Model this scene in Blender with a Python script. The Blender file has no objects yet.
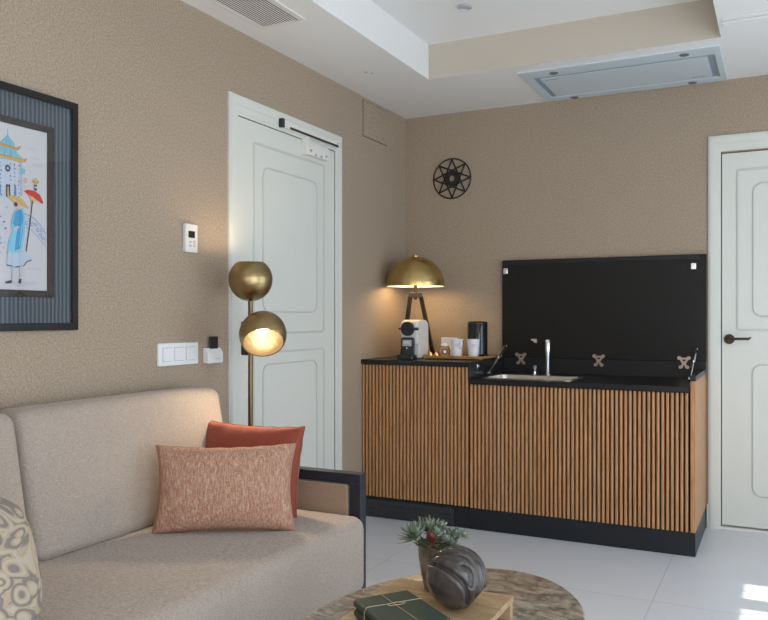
import bpy, bmesh, math, random
from mathutils import Vector, Matrix
random.seed(7)
S = bpy.context.scene
COL = S.collection
R = math.radians

# ---------------------------------------------------------------- camera
cam = bpy.data.objects.new('camera', bpy.data.cameras.new('camera'))
COL.objects.link(cam)
cam.location = (2.162, -4.650, 1.145)
cam.rotation_euler = (R(90), 0, R(26.505))
cam.data.sensor_width = 36
cam.data.lens = 795.2 / 768 * 36
cam.data.shift_y = 6.8 / 768
cam.data.clip_start = 0.05
S.camera = cam

# ---------------------------------------------------------------- world, sun, window and fill light, exposure
w = bpy.data.worlds.new('world'); S.world = w; w.use_nodes = True
bg = w.node_tree.nodes['Background']
bg.inputs[0].default_value = (0.62, 0.80, 1.0, 1)
bg.inputs[1].default_value = 2.0

def light(name, kind, loc, energy, color, rot=(0, 0, 0), **kw):
    l = bpy.data.lights.new(name, kind); l.energy = energy; l.color = color
    for k, v in kw.items(): setattr(l, k, v)
    o = bpy.data.objects.new(name, l); o.location = loc; o.rotation_euler = rot
    COL.objects.link(o); return o

ELEV = 49.75
light('sun', 'SUN', (8, -1, 8), 9.0, (1, .97, .92), (0, R(90 - ELEV), 0), angle=R(.6))
# daylight at the side window; added fill lights on the right and behind camera
light('daylight_side', 'AREA', (3.66, -1.55, 1.15), 26, (.80, .90, 1.0), (0, R(90), 0), shape='RECTANGLE', size=1.9, size_y=1.5)
light('fill_right', 'AREA', (3.66, -4.6, 1.2), 62, (.80, .90, 1.0), (0, R(90), 0), shape='RECTANGLE', size=2.0, size_y=2.6)
light('fill_rear', 'AREA', (2.3, -6.93, 1.35), 32, (.98, .97, .97), (R(90), 0, 0), shape='RECTANGLE', size=2.2, size_y=1.7)

S.view_settings.view_transform = 'Standard'
S.view_settings.look = 'None'
S.view_settings.gamma = 1
S.view_settings.use_curve_mapping = False
S.view_settings.exposure = -0.10

# ---------------------------------------------------------------- materials
def mat(name, col, rough=.5, metal=0, spec=.5, **kw):
    m = bpy.data.materials.new(name); m.use_nodes = True
    b = m.node_tree.nodes['Principled BSDF']
    b.inputs['Base Color'].default_value = (*col, 1)
    b.inputs['Roughness'].default_value = rough
    b.inputs['Metallic'].default_value = metal
    b.inputs['Specular IOR Level'].default_value = spec
    for k, v in kw.items(): b.inputs[k.replace('_', ' ')].default_value = v
    return m

def nn(m, t, **kw):
    n = m.node_tree.nodes.new(t)
    for k, v in kw.items():
        if hasattr(n, k) and not k.startswith('i_'): setattr(n, k, v)
    return n
def lk(m, a, b): m.node_tree.links.new(a, b)

def tex(m, scale=(1, 1, 1), coord='Object', rot=(0, 0, 0)):
    tc = nn(m, 'ShaderNodeTexCoord'); mp = nn(m, 'ShaderNodeMapping')
    mp.inputs['Scale'].default_value = scale; mp.inputs['Rotation'].default_value = rot
    lk(m, tc.outputs[coord], mp.inputs[0]); return mp.outputs[0]

def noise(m, vec, scale, detail=4, rough=.6, dist=0):
    n = nn(m, 'ShaderNodeTexNoise'); n.inputs['Scale'].default_value = scale
    n.inputs['Detail'].default_value = detail; n.inputs['Roughness'].default_value = rough
    n.inputs['Distortion'].default_value = dist
    lk(m, vec, n.inputs['Vector']); return n.outputs['Fac']

def ramp(m, fac, stops, interp='LINEAR'):
    r = nn(m, 'ShaderNodeValToRGB'); r.color_ramp.interpolation = interp
    e = r.color_ramp.elements
    while len(e) < len(stops): e.new(.5)
    for i, (p, c) in enumerate(stops): e[i].position = p; e[i].color = (*c, 1)
    lk(m, fac, r.inputs[0]); return r.outputs[0]

def setcol(m, out): lk(m, out, m.node_tree.nodes['Principled BSDF'].inputs['Base Color'])
def bump(m, fac, strength=.2, dist=.002):
    b = nn(m, 'ShaderNodeBump'); b.inputs['Strength'].default_value = strength
    b.inputs['Distance'].default_value = dist
    lk(m, fac, b.inputs['Height']); lk(m, b.outputs[0], m.node_tree.nodes['Principled BSDF'].inputs['Normal'])

def mix(m, fac, a, b, mode='MIX'):
    n = nn(m, 'ShaderNodeMix'); n.data_type = 'RGBA'; n.blend_type = mode
    if isinstance(fac, float): n.inputs[0].default_value = fac
    else: lk(m, fac, n.inputs[0])
    for i, v in ((6, a), (7, b)):
        if isinstance(v, tuple): n.inputs[i].default_value = (*v, 1)
        else: lk(m, v, n.inputs[i])
    return n.outputs[2]

def sc(c, k): return tuple(min(1, x * k) for x in c)

WALL = (.37, .288, .21)
m_wall = mat('wallpaper', WALL, .75, spec=.3)
v = tex(m_wall, (1, 1, 1))
f1 = noise(m_wall, v, 150, 3, .8)
setcol(m_wall, ramp(m_wall, f1, [(.34, sc(WALL, .68)), (.5, WALL), (.66, sc(WALL, 1.32))]))
bump(m_wall, f1, .5, .003)

m_wallline = mat('wallpaper_seam', (.12, .10, .08), .8)
m_ceil = mat('ceiling_paint', (.80, .79, .77), .35, spec=.4)
m_beige = mat('recess_beige', (.56, .50, .41), .6)  # beige for the back face of the recess only
m_door = mat('door_paint', (.68, .68, .62), .38)
m_groove = mat('door_bead_shade', (.57, .57, .52), .38)  # door colour darkened so the beads read as shaded lines
m_gap = mat('shadow_gap', (.30, .30, .28), .8)

m_floor = mat('floor_tile', (.6, .6, .6), .22, spec=.5)
v = tex(m_floor)
br = nn(m_floor, 'ShaderNodeTexBrick'); br.offset = 0; 
br.inputs['Scale'].default_value = 1; br.inputs['Mortar Size'].default_value = .0016
br.inputs['Brick Width'].default_value = 1.2; br.inputs['Row Height'].default_value = 1.2
br.inputs['Color1'].default_value = (1, 1, 1, 1); br.inputs['Color2'].default_value = (.97, .97, .97, 1)
br.inputs['Mortar'].default_value = (.62, .62, .62, 1)
mp = nn(m_floor, 'ShaderNodeMapping'); mp.inputs['Location'].default_value = (-.50, .10, 0)
lk(m_floor, v, mp.inputs[0]); lk(m_floor, mp.outputs[0], br.inputs['Vector'])
vein = ramp(m_floor, noise(m_floor, v, 1.6, 4, .5, .6), [(.25, (.64, .65, .68)), (.5, (.665, .675, .705)), (.75, (.68, .69, .71))])
setcol(m_floor, mix(m_floor, 1.0, vein, br.outputs['Color'], 'MULTIPLY'))
rr = ramp(m_floor, noise(m_floor, v, 5, 4), [(.3, (.29, .29, .29)), (.7, (.30, .30, .30))])
lk(m_floor, rr, m_floor.node_tree.nodes['Principled BSDF'].inputs['Roughness'])

def wood(name, a, b, scale=(14, 14, 1.2), rough=.5):
    m = mat(name, a, rough); v = tex(m, scale)
    f = noise(m, v, 6, 6, .65, .6)
    setcol(m, ramp(m, f, [(.3, b), (.52, a), (.75, sc(a, 1.25))])); bump(m, f, .15, .001)
    return m
m_slat = wood('oak_slats', (.47, .235, .10), (.31, .14, .052), rough=.45)
m_slatback = mat('oak_shaded_backing', (.040, .018, .008), .7, spec=.2)  # backing darkened; the shade of the slat grooves is put into its colour
m_traywood = wood('tray_wood', (.42, .22, .07), (.25, .11, .03), (2, 14, 14))
m_board = wood('board_wood', (.42, .285, .155), (.26, .155, .075), (2, 12, 12))
m_black = mat('black_laminate', (.012, .012, .014), .35, spec=.35)
m_blackpanel = mat('black_panel', (.011, .010, .009), .42, spec=.25)
m_plinth = mat('black_plinth', (.012, .014, .018), .4, spec=.35)
m_louvre = mat('louvre_grey', (.030, .032, .035), .4)
m_vent = mat('vent_black', (.008, .008, .009), .6)
m_chrome = mat('chrome', (.82, .83, .84), .15, 1)
m_steel = mat('brushed_steel', (.62, .58, .52), .28, 1)
m_hinge = mat('nickel_hinge', (.46, .39, .32), .34, 1)
m_whitepl = mat('white_plastic', (.80, .80, .79), .35)
m_cream = mat('cream_plastic', (.74, .71, .66), .4)
m_grey = mat('grey_plastic', (.45, .45, .45), .4)
m_blackpl = mat('black_plastic', (.015, .015, .016), .3)
m_gloss = mat('gloss_black', (.008, .008, .010), .08)
m_cer = mat('white_ceramic', (.82, .82, .82), .18)
m_bluegrey = mat('ink_bluegrey', (.22, .25, .33), .5)
m_bronze = mat('dark_bronze', (.06, .042, .028), .42, .6)
m_iron = mat('black_iron', (.025, .022, .02), .5, .4)

def brass(name, col, rough):
    m = mat(name, col, rough, 1)
    v = tex(m, (1, 1, 1)); f = noise(m, v, 30, 3)
    setcol(m, ramp(m, f, [(.3, sc(col, .95)), (.7, sc(col, 1.04))]))
    m.node_tree.nodes['Principled BSDF'].inputs['Anisotropic'].default_value = .6
    return m
m_brass = brass('aged_brass', (.36, .265, .13), .30)
m_polebrass = brass('dark_aged_brass', (.17, .125, .07), .38)
m_brassdome = brass('gold_brass', (.56, .41, .16), .27)
m_brassin = mat('hammered_brass_leaf', (.56, .45, .28), .40, .8)
bump(m_brassin, noise(m_brassin, tex(m_brassin), 60, 3), .6, .004)
m_domein = mat('dome_inside', (.85, .78, .62), .5)
def emis(name, col, s):
    m = mat(name, (0.9, .85, .7), .4)
    b = m.node_tree.nodes['Principled BSDF']
    b.inputs['Emission Color'].default_value = (*col, 1); b.inputs['Emission Strength'].default_value = s
    return m
m_bulb = emis('lit_bulb', (1, .86, .66), 11)

def fabric(name, col, scale=260, amp=.25, bumps=.35):
    m = mat(name, col, .9, spec=.2); v = tex(m, (1, 1, 1))
    a = noise(m, v, scale, 2, .7)
    v2 = tex(m, (1, 1, 8)); b = noise(m, v2, scale * .25, 2, .7)
    f = nn(m, 'ShaderNodeMath'); f.operation = 'ADD'; lk(m, a, f.inputs[0]); lk(m, b, f.inputs[1])
    h = nn(m, 'ShaderNodeMath'); h.operation = 'MULTIPLY'; lk(m, f.outputs[0], h.inputs[0]); h.inputs[1].default_value = .5
    setcol(m, ramp(m, h.outputs[0], [(.35, sc(col, 1 - amp)), (.65, sc(col, 1 + amp))]))
    bump(m, h.outputs[0], bumps, .0015)
    m.node_tree.nodes['Principled BSDF'].inputs['Sheen Weight'].default_value = .15
    return m
m_sofa = fabric('greige_linen', (.365, .30, .25), 420, .34, .4)
m_armpad = fabric('tan_upholstery', (.33, .235, .16), 300, .12)
m_armframe = mat('charcoal_frame', (.022, .024, .034), .42, spec=.4)
m_red = fabric('terracotta_cloth', (.26, .062, .038), 220, .12, .2)

m_pink = mat('salmon_slub', (.5, .25, .18), .9, spec=.2)
v = tex(m_pink, (1, 1, 1), 'Generated')
vs = tex(m_pink, (110, 10, 26), 'Generated')
a = noise(m_pink, vs, 1.0, 4, .8)
b = noise(m_pink, v, 60, 3, .7)
mm = nn(m_pink, 'ShaderNodeMath'); mm.operation = 'MULTIPLY_ADD'; lk(m_pink, b, mm.inputs[0]); mm.inputs[1].default_value = .45; lk(m_pink, a, mm.inputs[2])
setcol(m_pink, ramp(m_pink, mm.outputs[0], [(.54, (.30, .125, .080)), (.68, (.38, .19, .13)), (.80, (.46, .29, .20)), (.93, (.60, .46, .34))]))
bump(m_pink, a, .4, .002)

m_paisley = mat('paisley_cloth', (.5, .45, .38), .9, spec=.2)
v = tex(m_paisley, (1, 1, 1), 'Generated')
n0 = nn(m_paisley, 'ShaderNodeTexNoise'); n0.inputs['Scale'].default_value = 2.6; n0.inputs['Detail'].default_value = 1
lk(m_paisley, v, n0.inputs['Vector'])
vm = nn(m_paisley, 'ShaderNodeVectorMath'); vm.operation = 'MULTIPLY_ADD'
lk(m_paisley, n0.outputs['Color'], vm.inputs[0]); vm.inputs[1].default_value = (.8, .8, .0); lk(m_paisley, v, vm.inputs[2])
vo = nn(m_paisley, 'ShaderNodeTexVoronoi'); vo.inputs['Scale'].default_value = 6.2
lk(m_paisley, vm.outputs[0], vo.inputs['Vector'])
sn = nn(m_paisley, 'ShaderNodeMath'); sn.operation = 'MULTIPLY'; lk(m_paisley, vo.outputs['Distance'], sn.inputs[0]); sn.inputs[1].default_value = 15
s2 = nn(m_paisley, 'ShaderNodeMath'); s2.operation = 'SINE'; lk(m_paisley, sn.outputs[0], s2.inputs[0])
s3 = nn(m_paisley, 'ShaderNodeMath'); s3.operation = 'MULTIPLY_ADD'; lk(m_paisley, s2.outputs[0], s3.inputs[0]); s3.inputs[1].default_value = .5; s3.inputs[2].default_value = .5
setcol(m_paisley, ramp(m_paisley, s3.outputs[0], [(.0, (.20, .17, .15)), (.30, (.26, .215, .18)), (.46, (.40, .33, .25)), (.72, (.36, .27, .17)), (.9, (.42, .35, .265))]))

m_marble = mat('brown_marble', (.4, .35, .29), .16)
v = tex(m_marble, (1, 1, 1)); v2 = tex(m_marble, (1, 2.6, 1), rot=(0, 0, R(35)))
f = noise(m_marble, v2, 5.5, 9, .68, 1.8)
g = noise(m_marble, v, 28, 5, .7, .4)
ca = ramp(m_marble, f, [(.30, (.10, .085, .07)), (.42, (.26, .21, .16)), (.52, (.38, .32, .25)), (.60, (.47, .42, .35)), (.72, (.30, .25, .19))])
cb = ramp(m_marble, g, [(.36, (.30, .27, .24)), (.52, (.85, .83, .80)), (.66, (1.0, 1.0, 1.0))])
setcol(m_marble, mix(m_marble, .75, ca, cb, 'MULTIPLY'))

m_book = mat('bottle_green_cloth', (.020, .040, .030), .5)
m_page = mat('page_edges', (.10, .11, .08), .8)
m_twine = mat('twine', (.42, .33, .20), .8)
m_ball = mat('dark_glazed_stoneware', (.085, .072, .066), .20)
v = tex(m_ball); f = noise(m_ball, v, 40, 5, .7)
setcol(m_ball, ramp(m_ball, f, [(.3, (.035, .028, .026)), (.6, (.062, .052, .048)), (.8, (.10, .088, .078))]))
m_pot = mat('olive_glazed_pot', (.13, .12, .08), .2)
setcol(m_pot, ramp(m_pot, noise(m_pot, tex(m_pot), 26, 5, .6, .8), [(.3, (.07, .075, .045)), (.55, (.16, .13, .09)), (.75, (.22, .20, .15))]))
def leafm(name, a, b):
    m = mat(name, a, .5); f = noise(m, tex(m), 45, 3)
    setcol(m, ramp(m, f, [(.35, b), (.65, a)])); return m
m_leaf = leafm('silver_green_leaf', (.30, .34, .26), (.07, .11, .06))
m_leaf2 = leafm('grey_green_leaf', (.24, .28, .22), (.10, .13, .09))
m_leafd = leafm('deep_green_leaf', (.06, .12, .03), (.03, .06, .015))
m_leafr = leafm('red_leaf', (.22, .055, .045), (.10, .03, .025))

m_glass = bpy.data.materials.new('clear_glass'); m_glass.use_nodes = True
nt = m_glass.node_tree; nt.nodes.clear()
o_ = nt.nodes.new('ShaderNodeOutputMaterial'); mx = nt.nodes.new('ShaderNodeMixShader')
tr = nt.nodes.new('ShaderNodeBsdfTransparent'); gl = nt.nodes.new('ShaderNodeBsdfGlossy'); fr = nt.nodes.new('ShaderNodeFresnel')
gl.inputs['Roughness'].default_value = .02; fr.inputs[0].default_value = 1.5
ge = nt.nodes.new('ShaderNodeNewGeometry'); mu = nt.nodes.new('ShaderNodeMath'); mu.operation = 'MULTIPLY'
iv_ = nt.nodes.new('ShaderNodeMath'); iv_.operation = 'SUBTRACT'; iv_.inputs[0].default_value = 1   # no second reflection at the inner face of a thin pane
nt.links.new(ge.outputs['Backfacing'], iv_.inputs[1]); nt.links.new(fr.outputs[0], mu.inputs[0]); nt.links.new(iv_.outputs[0], mu.inputs[1])
nt.links.new(mu.outputs[0], mx.inputs[0]); nt.links.new(tr.outputs[0], mx.inputs[1]); nt.links.new(gl.outputs[0], mx.inputs[2]); nt.links.new(mx.outputs[0], o_.inputs[0])

m_hood = mat('hood_glass_white', (.56, .64, .68), .22)
m_hoodgap = mat('hood_channel', (.22, .30, .36), .4)
m_spot = mat('lens_grey', (.16, .16, .17), .25)
m_curtain = mat('sheer_curtain', (.80, .84, .90), .8)
tl = nn(m_curtain, 'ShaderNodeBsdfTranslucent'); tl.inputs[0].default_value = (.80, .86, .95, 1)
ms = nn(m_curtain, 'ShaderNodeMixShader'); ms.inputs[0].default_value = .6
lk(m_curtain, m_curtain.node_tree.nodes['Principled BSDF'].outputs[0], ms.inputs[1]); lk(m_curtain, tl.outputs[0], ms.inputs[2]); lk(m_curtain, ms.outputs[0], m_curtain.node_tree.nodes['Material Output'].inputs[0])
m_frameblk = mat('frame_black', (.014, .013, .012), .35, spec=.35)
m_bead = mat('beaded_frame', (.030, .022, .016), .35)
bump(m_bead, noise(m_bead, tex(m_bead), 150, 2), .9, .004)
m_mat = mat('striped_mount', (.12, .15, .18), .6)
v = tex(m_mat)
wv = nn(m_mat, 'ShaderNodeTexWave'); wv.bands_direction = 'Y'; wv.inputs['Scale'].default_value = 20; wv.inputs['Distortion'].default_value = .8; wv.inputs['Detail'].default_value = 2
lk(m_mat, v, wv.inputs['Vector'])
setcol(m_mat, ramp(m_mat, wv.outputs['Fac'], [(.2, (.030, .040, .052)), (.8, (.105, .125, .140))]))

# ---------------------------------------------------------------- mesh helpers
def NB(): return bmesh.new()

def box(bm, x0, x1, y0, y1, z0, z1, mi=0, M=None):
    vs = [bm.verts.new((x, y, z)) for x in (x0, x1) for y in (y0, y1) for z in (z0, z1)]
    fs = []
    for q in ((0, 1, 3, 2), (4, 6, 7, 5), (0, 4, 5, 1), (2, 3, 7, 6), (0, 2, 6, 4), (1, 5, 7, 3)):
        f = bm.faces.new([vs[i] for i in q]); f.material_index = mi; fs.append(f)
    if M: bmesh.ops.transform(bm, matrix=M, verts=vs)
    return vs

def basis(axis):
    z = Vector(axis).normalized()
    x = Vector((0, 0, 1)).cross(z) if abs(z.z) < .95 else Vector((1, 0, 0))
    x.normalize(); y = z.cross(x)
    return Matrix((x, y, z)).transposed().to_4x4()

def lathe(bm, prof, org=(0, 0, 0), axis=(0, 0, 1), seg=40, mi=0, closed=False):
    M = Matrix.Translation(org) @ basis(axis)
    rings = []
    for r, z in prof:
        if r < 1e-6: rings.append([bm.verts.new(M @ Vector((0, 0, z)))])
        else: rings.append([bm.verts.new(M @ Vector((r * math.cos(2 * math.pi * i / seg), r * math.sin(2 * math.pi * i / seg), z))) for i in range(seg)])
    pairs = list(zip(rings, rings[1:]))
    if closed: pairs.append((rings[-1], rings[0]))
    for a, b in pairs:
        for i in range(seg):
            j = (i + 1) % seg
            if len(a) == 1 and len(b) == 1: continue
            if len(a) == 1: q = (a[0], b[j], b[i])
            elif len(b) == 1: q = (a[i], a[j], b[0])
            else: q = (a[i], a[j], b[j], b[i])
            f = bm.faces.new(q); f.material_index = mi

def cyl(bm, p0, p1, r0, r1=None, seg=20, mi=0):
    r1 = r0 if r1 is None else r1
    d = Vector(p1) - Vector(p0)
    lathe(bm, [(0, 0), (r0, 0), (r1, d.length), (0, d.length)], p0, d, seg, mi)

def tube(bm, pts, r, seg=8, mi=0, close=False):
    pts = [Vector(p) for p in pts]; n = len(pts); rings = []
    up = None
    for i in range(n):
        a = pts[(i - 1) % n] if close or i > 0 else pts[i]
        b = pts[(i + 1) % n] if close or i < n - 1 else pts[i]
        t = (b - a).normalized()
        if up is None:
            up = Vector((0, 0, 1)) if abs(t.z) < .9 else Vector((1, 0, 0))
        x = up - t * up.dot(t); x.normalize(); up = x; y = t.cross(x)
        rad = r(i / (n - 1)) if callable(r) else r
        rings.append([bm.verts.new(pts[i] + (x * math.cos(2 * math.pi * k / seg) + y * math.sin(2 * math.pi * k / seg)) * rad) for k in range(seg)])
    rng = range(n) if close else range(n - 1)
    for i in rng:
        a, b = rings[i], rings[(i + 1) % n]
        for k in range(seg):
            f = bm.faces.new((a[k], a[(k + 1) % seg], b[(k + 1) % seg], b[k])); f.material_index = mi
    if not close:
        for rg in (rings[0], rings[-1]):
            f = bm.faces.new(rg); f.material_index = mi

def prism(bm, pts, M, t, mi=0):
    """polygon in the local xy plane extruded along local z by t, mapped by M"""
    a = [bm.verts.new(M @ Vector((x, y, 0))) for x, y in pts]
    b = [bm.verts.new(M @ Vector((x, y, t))) for x, y in pts]
    n = len(pts)
    for q in [a[::-1], b] + [[a[i], a[(i + 1) % n], b[(i + 1) % n], b[i]] for i in range(n)]:
        f = bm.faces.new(q); f.material_index = mi

# plane maps: local x,y -> wall coordinates, local z -> out of the wall
ONLEFT = Matrix(((0, 0, 1, 0), (1, 0, 0, 0), (0, 1, 0, 0), (0, 0, 0, 1)))       # (y, z) -> X=0 wall, out = +X
ONBACK = Matrix(((1, 0, 0, 0), (0, 0, -1, 0), (0, 1, 0, 0), (0, 0, 0, 1)))      # (x, z) -> Y=0 wall, out = -Y

def obj(name, bm, mats, parent=None, smooth=35, bevel=0, segs=2, sub=0):
    bmesh.ops.recalc_face_normals(bm, faces=bm.faces[:])
    me = bpy.data.meshes.new(name)
    if parent is not None:
        bmesh.ops.transform(bm, matrix=parent['_inv'] if False else INV[parent.name], verts=bm.verts[:])
    bm.to_mesh(me); bm.free()
    for m in (mats if isinstance(mats, (list, tuple)) else [mats]): me.materials.append(m)
    if smooth:
        me.polygons.foreach_set('use_smooth', [True] * len(me.polygons))
        me.set_sharp_from_angle(angle=R(smooth))
    o = bpy.data.objects.new(name, me); COL.objects.link(o)
    if parent is not None: o.parent = parent; INV[o.name] = INV[parent.name]
    else: INV[o.name] = Matrix.Identity(4)
    if bevel:
        b = o.modifiers.new('bevel', 'BEVEL'); b.width = bevel; b.segments = segs; b.limit_method = 'ANGLE'; b.harden_normals = False
    if sub:
        s = o.modifiers.new('sub', 'SUBSURF'); s.levels = sub; s.render_levels = sub
    return o
INV = {}

def thing(name, label, cat, loc, group=None, kind=None):
    o = bpy.data.objects.new(name, None); COL.objects.link(o); o.location = loc
    o.empty_display_size = .1
    INV[o.name] = Matrix.Translation(-Vector(loc))
    if kind: o['kind'] = kind
    if label: o['label'] = label; o['category'] = cat
    if group: o['group'] = group
    return o
def tag(o, label, cat, group=None):
    o['label'] = label; o['category'] = cat
    if group: o['group'] = group
    return o
def struct(o): o['kind'] = 'structure'; return o

def rrect(x0, x1, y0, y1, r, n=6):
    pts = []
    for cx, cy, a0 in ((x1 - r, y1 - r, 0), (x0 + r, y1 - r, 90), (x0 + r, y0 + r, 180), (x1 - r, y0 + r, 270)):
        for i in range(n + 1):
            a = R(a0 + 90 * i / n); pts.append((cx + r * math.cos(a), cy + r * math.sin(a)))
    return pts
def ringprism(bm, outer, inner, M, t, mi=0):
    n = len(outer)
    A = [[bm.verts.new(M @ Vector((x, y, z))) for x, y in L] for L in (outer, inner) for z in (0, t)]
    oa, ob, ia, ib = A
    for i in range(n):
        j = (i + 1) % n
        for q in ((oa[i], oa[j], ob[j], ob[i]), (ia[j], ia[i], ib[i], ib[j]), (ob[i], ob[j], ib[j], ib[i]), (oa[j], oa[i], ia[i], ia[j])):
            f = bm.faces.new(q); f.material_index = mi

# ---------------------------------------------------------------- the room
H = 2.420; HT = 2.605; XR = 3.70; YF = -7.0
def wall_boxes(bm, horiz0, horiz1, z1, holes, mk):
    """boxes filling a rectangle around door or window holes; mk(a,b,z0,z1) adds one"""
    cur = horiz0
    for a, b, lo, hi in sorted(holes):
        mk(cur, a, 0, z1)
        if lo > 0: mk(a, b, 0, lo)
        mk(a, b, hi, z1)
        cur = b
    mk(cur, horiz1, 0, z1)

TOPZ = 2.75
D1 = (-1.780, -.905, 2.045)      # left wall door leaf: y0, y1, top
D2 = (1.874, 2.72, 2.030)       # back wall door leaf
bm = NB(); wall_boxes(bm, YF, .15, TOPZ, [(D1[0], D1[1], 0, D1[2])], lambda a, b, z0, z1: box(bm, -.15, 0, a, b, z0, z1))
struct(obj('wall_left', bm, m_wall))
bm = NB(); wall_boxes(bm, 0, XR, TOPZ, [(D2[0], D2[1], 0, D2[2])], lambda a, b, z0, z1: box(bm, a, b, 0, .15, z0, z1))
struct(obj('wall_back', bm, m_wall))
W1 = (-2.3, -.85, .04, 2.15); W2 = (-6.0, -3.3, .04, 2.2); W3 = (-.76, -.10, .04, 2.15)
bm = NB(); wall_boxes(bm, YF, .15, TOPZ, [W1, W2, W3], lambda a, b, z0, z1: box(bm, XR, XR + .15, a, b, z0, z1))
struct(obj('wall_right', bm, m_wall))
bm = NB(); box(bm, -.15, XR + .15, YF - .15, YF, 0, TOPZ); struct(obj('wall_front', bm, m_wall))
bm = NB(); box(bm, -.15, XR + .15, YF - .15, .15, -.1, 0); struct(obj('floor', bm, m_floor))

TX0, TX1, TY0, TY1 = .470, 1.918, -5.2, -.715
bm = NB()
for a in ((0, TX0, YF, 0), (TX1, XR, YF, 0), (TX0, TX1, TY1, 0), (TX0, TX1, YF, TY0)):
    box(bm, a[0], a[1], a[2], a[3], H, TOPZ - .02)
box(bm, TX0, TX1, TY0, TY1, HT, TOPZ - .02)
struct(obj('ceiling', bm, m_ceil))
bm = NB(); box(bm, TX0 + .001, TX1 - .001, TY1 - .004, TY1, H + .001, HT); struct(obj('trim_1', bm, m_beige))
# shallow plaster moulding on the ceiling right of the recess
bm = NB()
for y, d in ((-.868, .006), (-.912, .009), (-.958, .006)): box(bm, 1.935, XR, y - .014, y + .014, H - d, H)
struct(obj('trim_2', bm, m_ceil, bevel=.003))
# right jamb of back door is outside the frame; thin skirting piece between cabinet and door casing
bm = NB(); box(bm, 1.803, 1.811, -.010, 0, 0, .13); box(bm, 2.79, XR, -.015, 0, 0, .10)
struct(obj('baseboard_back', bm, m_door, bevel=.002))
bm = NB(); box(bm, 0, .012, -.84, -.51, 0, .08); box(bm, 0, .012, YF, -1.83, 0, .08)
struct(obj('baseboard_left', bm, m_door, bevel=.002))

# windows in the right wall
def window(n, a, b, lo, hi, bars, rails):
    t = thing('window_%d' % n, None, None, (XR, (a + b) / 2, lo), kind='structure')
    bm = NB()
    for y in (a, b - .06): box(bm, XR + .03, XR + .10, y, y + .06, lo, hi)
    box(bm, XR + .03, XR + .10, a, b, hi - .05, hi); box(bm, XR + .03, XR + .10, a, b, lo, lo + .05)
    for y, wd in bars: box(bm, XR + .035, XR + .09, y - wd / 2, y + wd / 2, lo, hi)
    for z in rails: box(bm, XR + .04, XR + .08, a, b, z - .012, z + .012)
    obj('frame', bm, m_door, t, bevel=.003)
    bm = NB(); box(bm, XR + .058, XR + .062, a, b, lo, hi); obj('pane', bm, m_glass, t, smooth=0)
    return t
window(1, *W1, [(-.885, .05), (-1.006, .012), (-1.167, .138), (-1.286, .012), (-1.48, .12), (-1.9, .1)], [])
window(3, *W3, [(-.43, .05)], [])
window(2, *W2, [(-4.65, .12), (-3.95, .03), (-5.35, .03)], [1.1])  # unseen window, added to carry the right-hand fill light
def curtain(y0, y1, z1, label):
    bm = NB(); n = int((y1 - y0) / .012); rows = []
    for k in range(2):
        rows.append([(XR - .09 + .028 * math.sin(i * .012 * 2 * math.pi / .11), y0 + i * .012) for i in range(n + 1)])
    lo = [bm.verts.new((x, y, .03)) for x, y in rows[0]]; hi = [bm.verts.new((x, y, z1)) for x, y in rows[0]]
    lo2 = [bm.verts.new((x + .003, y, .03)) for x, y in rows[0]]; hi2 = [bm.verts.new((x + .003, y, z1)) for x, y in rows[0]]
    for i in range(n):
        bm.faces.new((lo[i], lo[i + 1], hi[i + 1], hi[i])); bm.faces.new((lo2[i + 1], lo2[i], hi2[i], hi2[i + 1]))
        bm.faces.new((hi[i], hi[i + 1], hi2[i + 1], hi2[i])); bm.faces.new((lo2[i], lo2[i + 1], lo[i + 1], lo[i]))
    for i in (0, n): bm.faces.new((lo[i], lo2[i], hi2[i], hi[i]))
    tag(obj('curtain', bm, m_curtain), label, 'curtain')
curtain(-.80, -.06, 2.38, 'pale blue-white pleated curtain hanging at the right-hand window nearest the back corner')
bm = NB(); cyl(bm, (XR - .09, -2.6, 2.395), (XR - .09, -.05, 2.395), .012)
tag(obj('curtain_rail', bm, m_iron), 'slim dark rail holding the pale window curtain under the ceiling', 'curtain rail')

# ---------------------------------------------------------------- doors
def groove(bm, x0, x1, y0, y1, r, M, wd=.006, d=.003, top=0):
    """raised bead following a rounded rectangle"""
    ringprism(bm, rrect(x0, x1, y0, y1, r), rrect(x0 + wd, x1 - wd, y0 + wd, y1 - wd, max(.002, r - wd)), M @ Matrix.Translation((0, 0, top)), d)

def casing(bm, x0, x1, ztop, wd, M):
    """architrave: three stepped U-shaped layers"""
    hd = wd + .024
    for a, b, t in ((0, 1, .009), (.10, .90, .013), (.18, .52, .016)):
        xa, xb = x0 + a * wd, x0 + b * wd; xc, xd = x1 - b * wd, x1 - a * wd; zt, zl = ztop - a * wd, ztop - (hd if b == 1 else b * hd)
        prism(bm, [(xa, 0), (xb, 0), (xb, zl), (xc, zl), (xc, 0), (xd, 0), (xd, zt), (xa, zt)], M, t)

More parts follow.
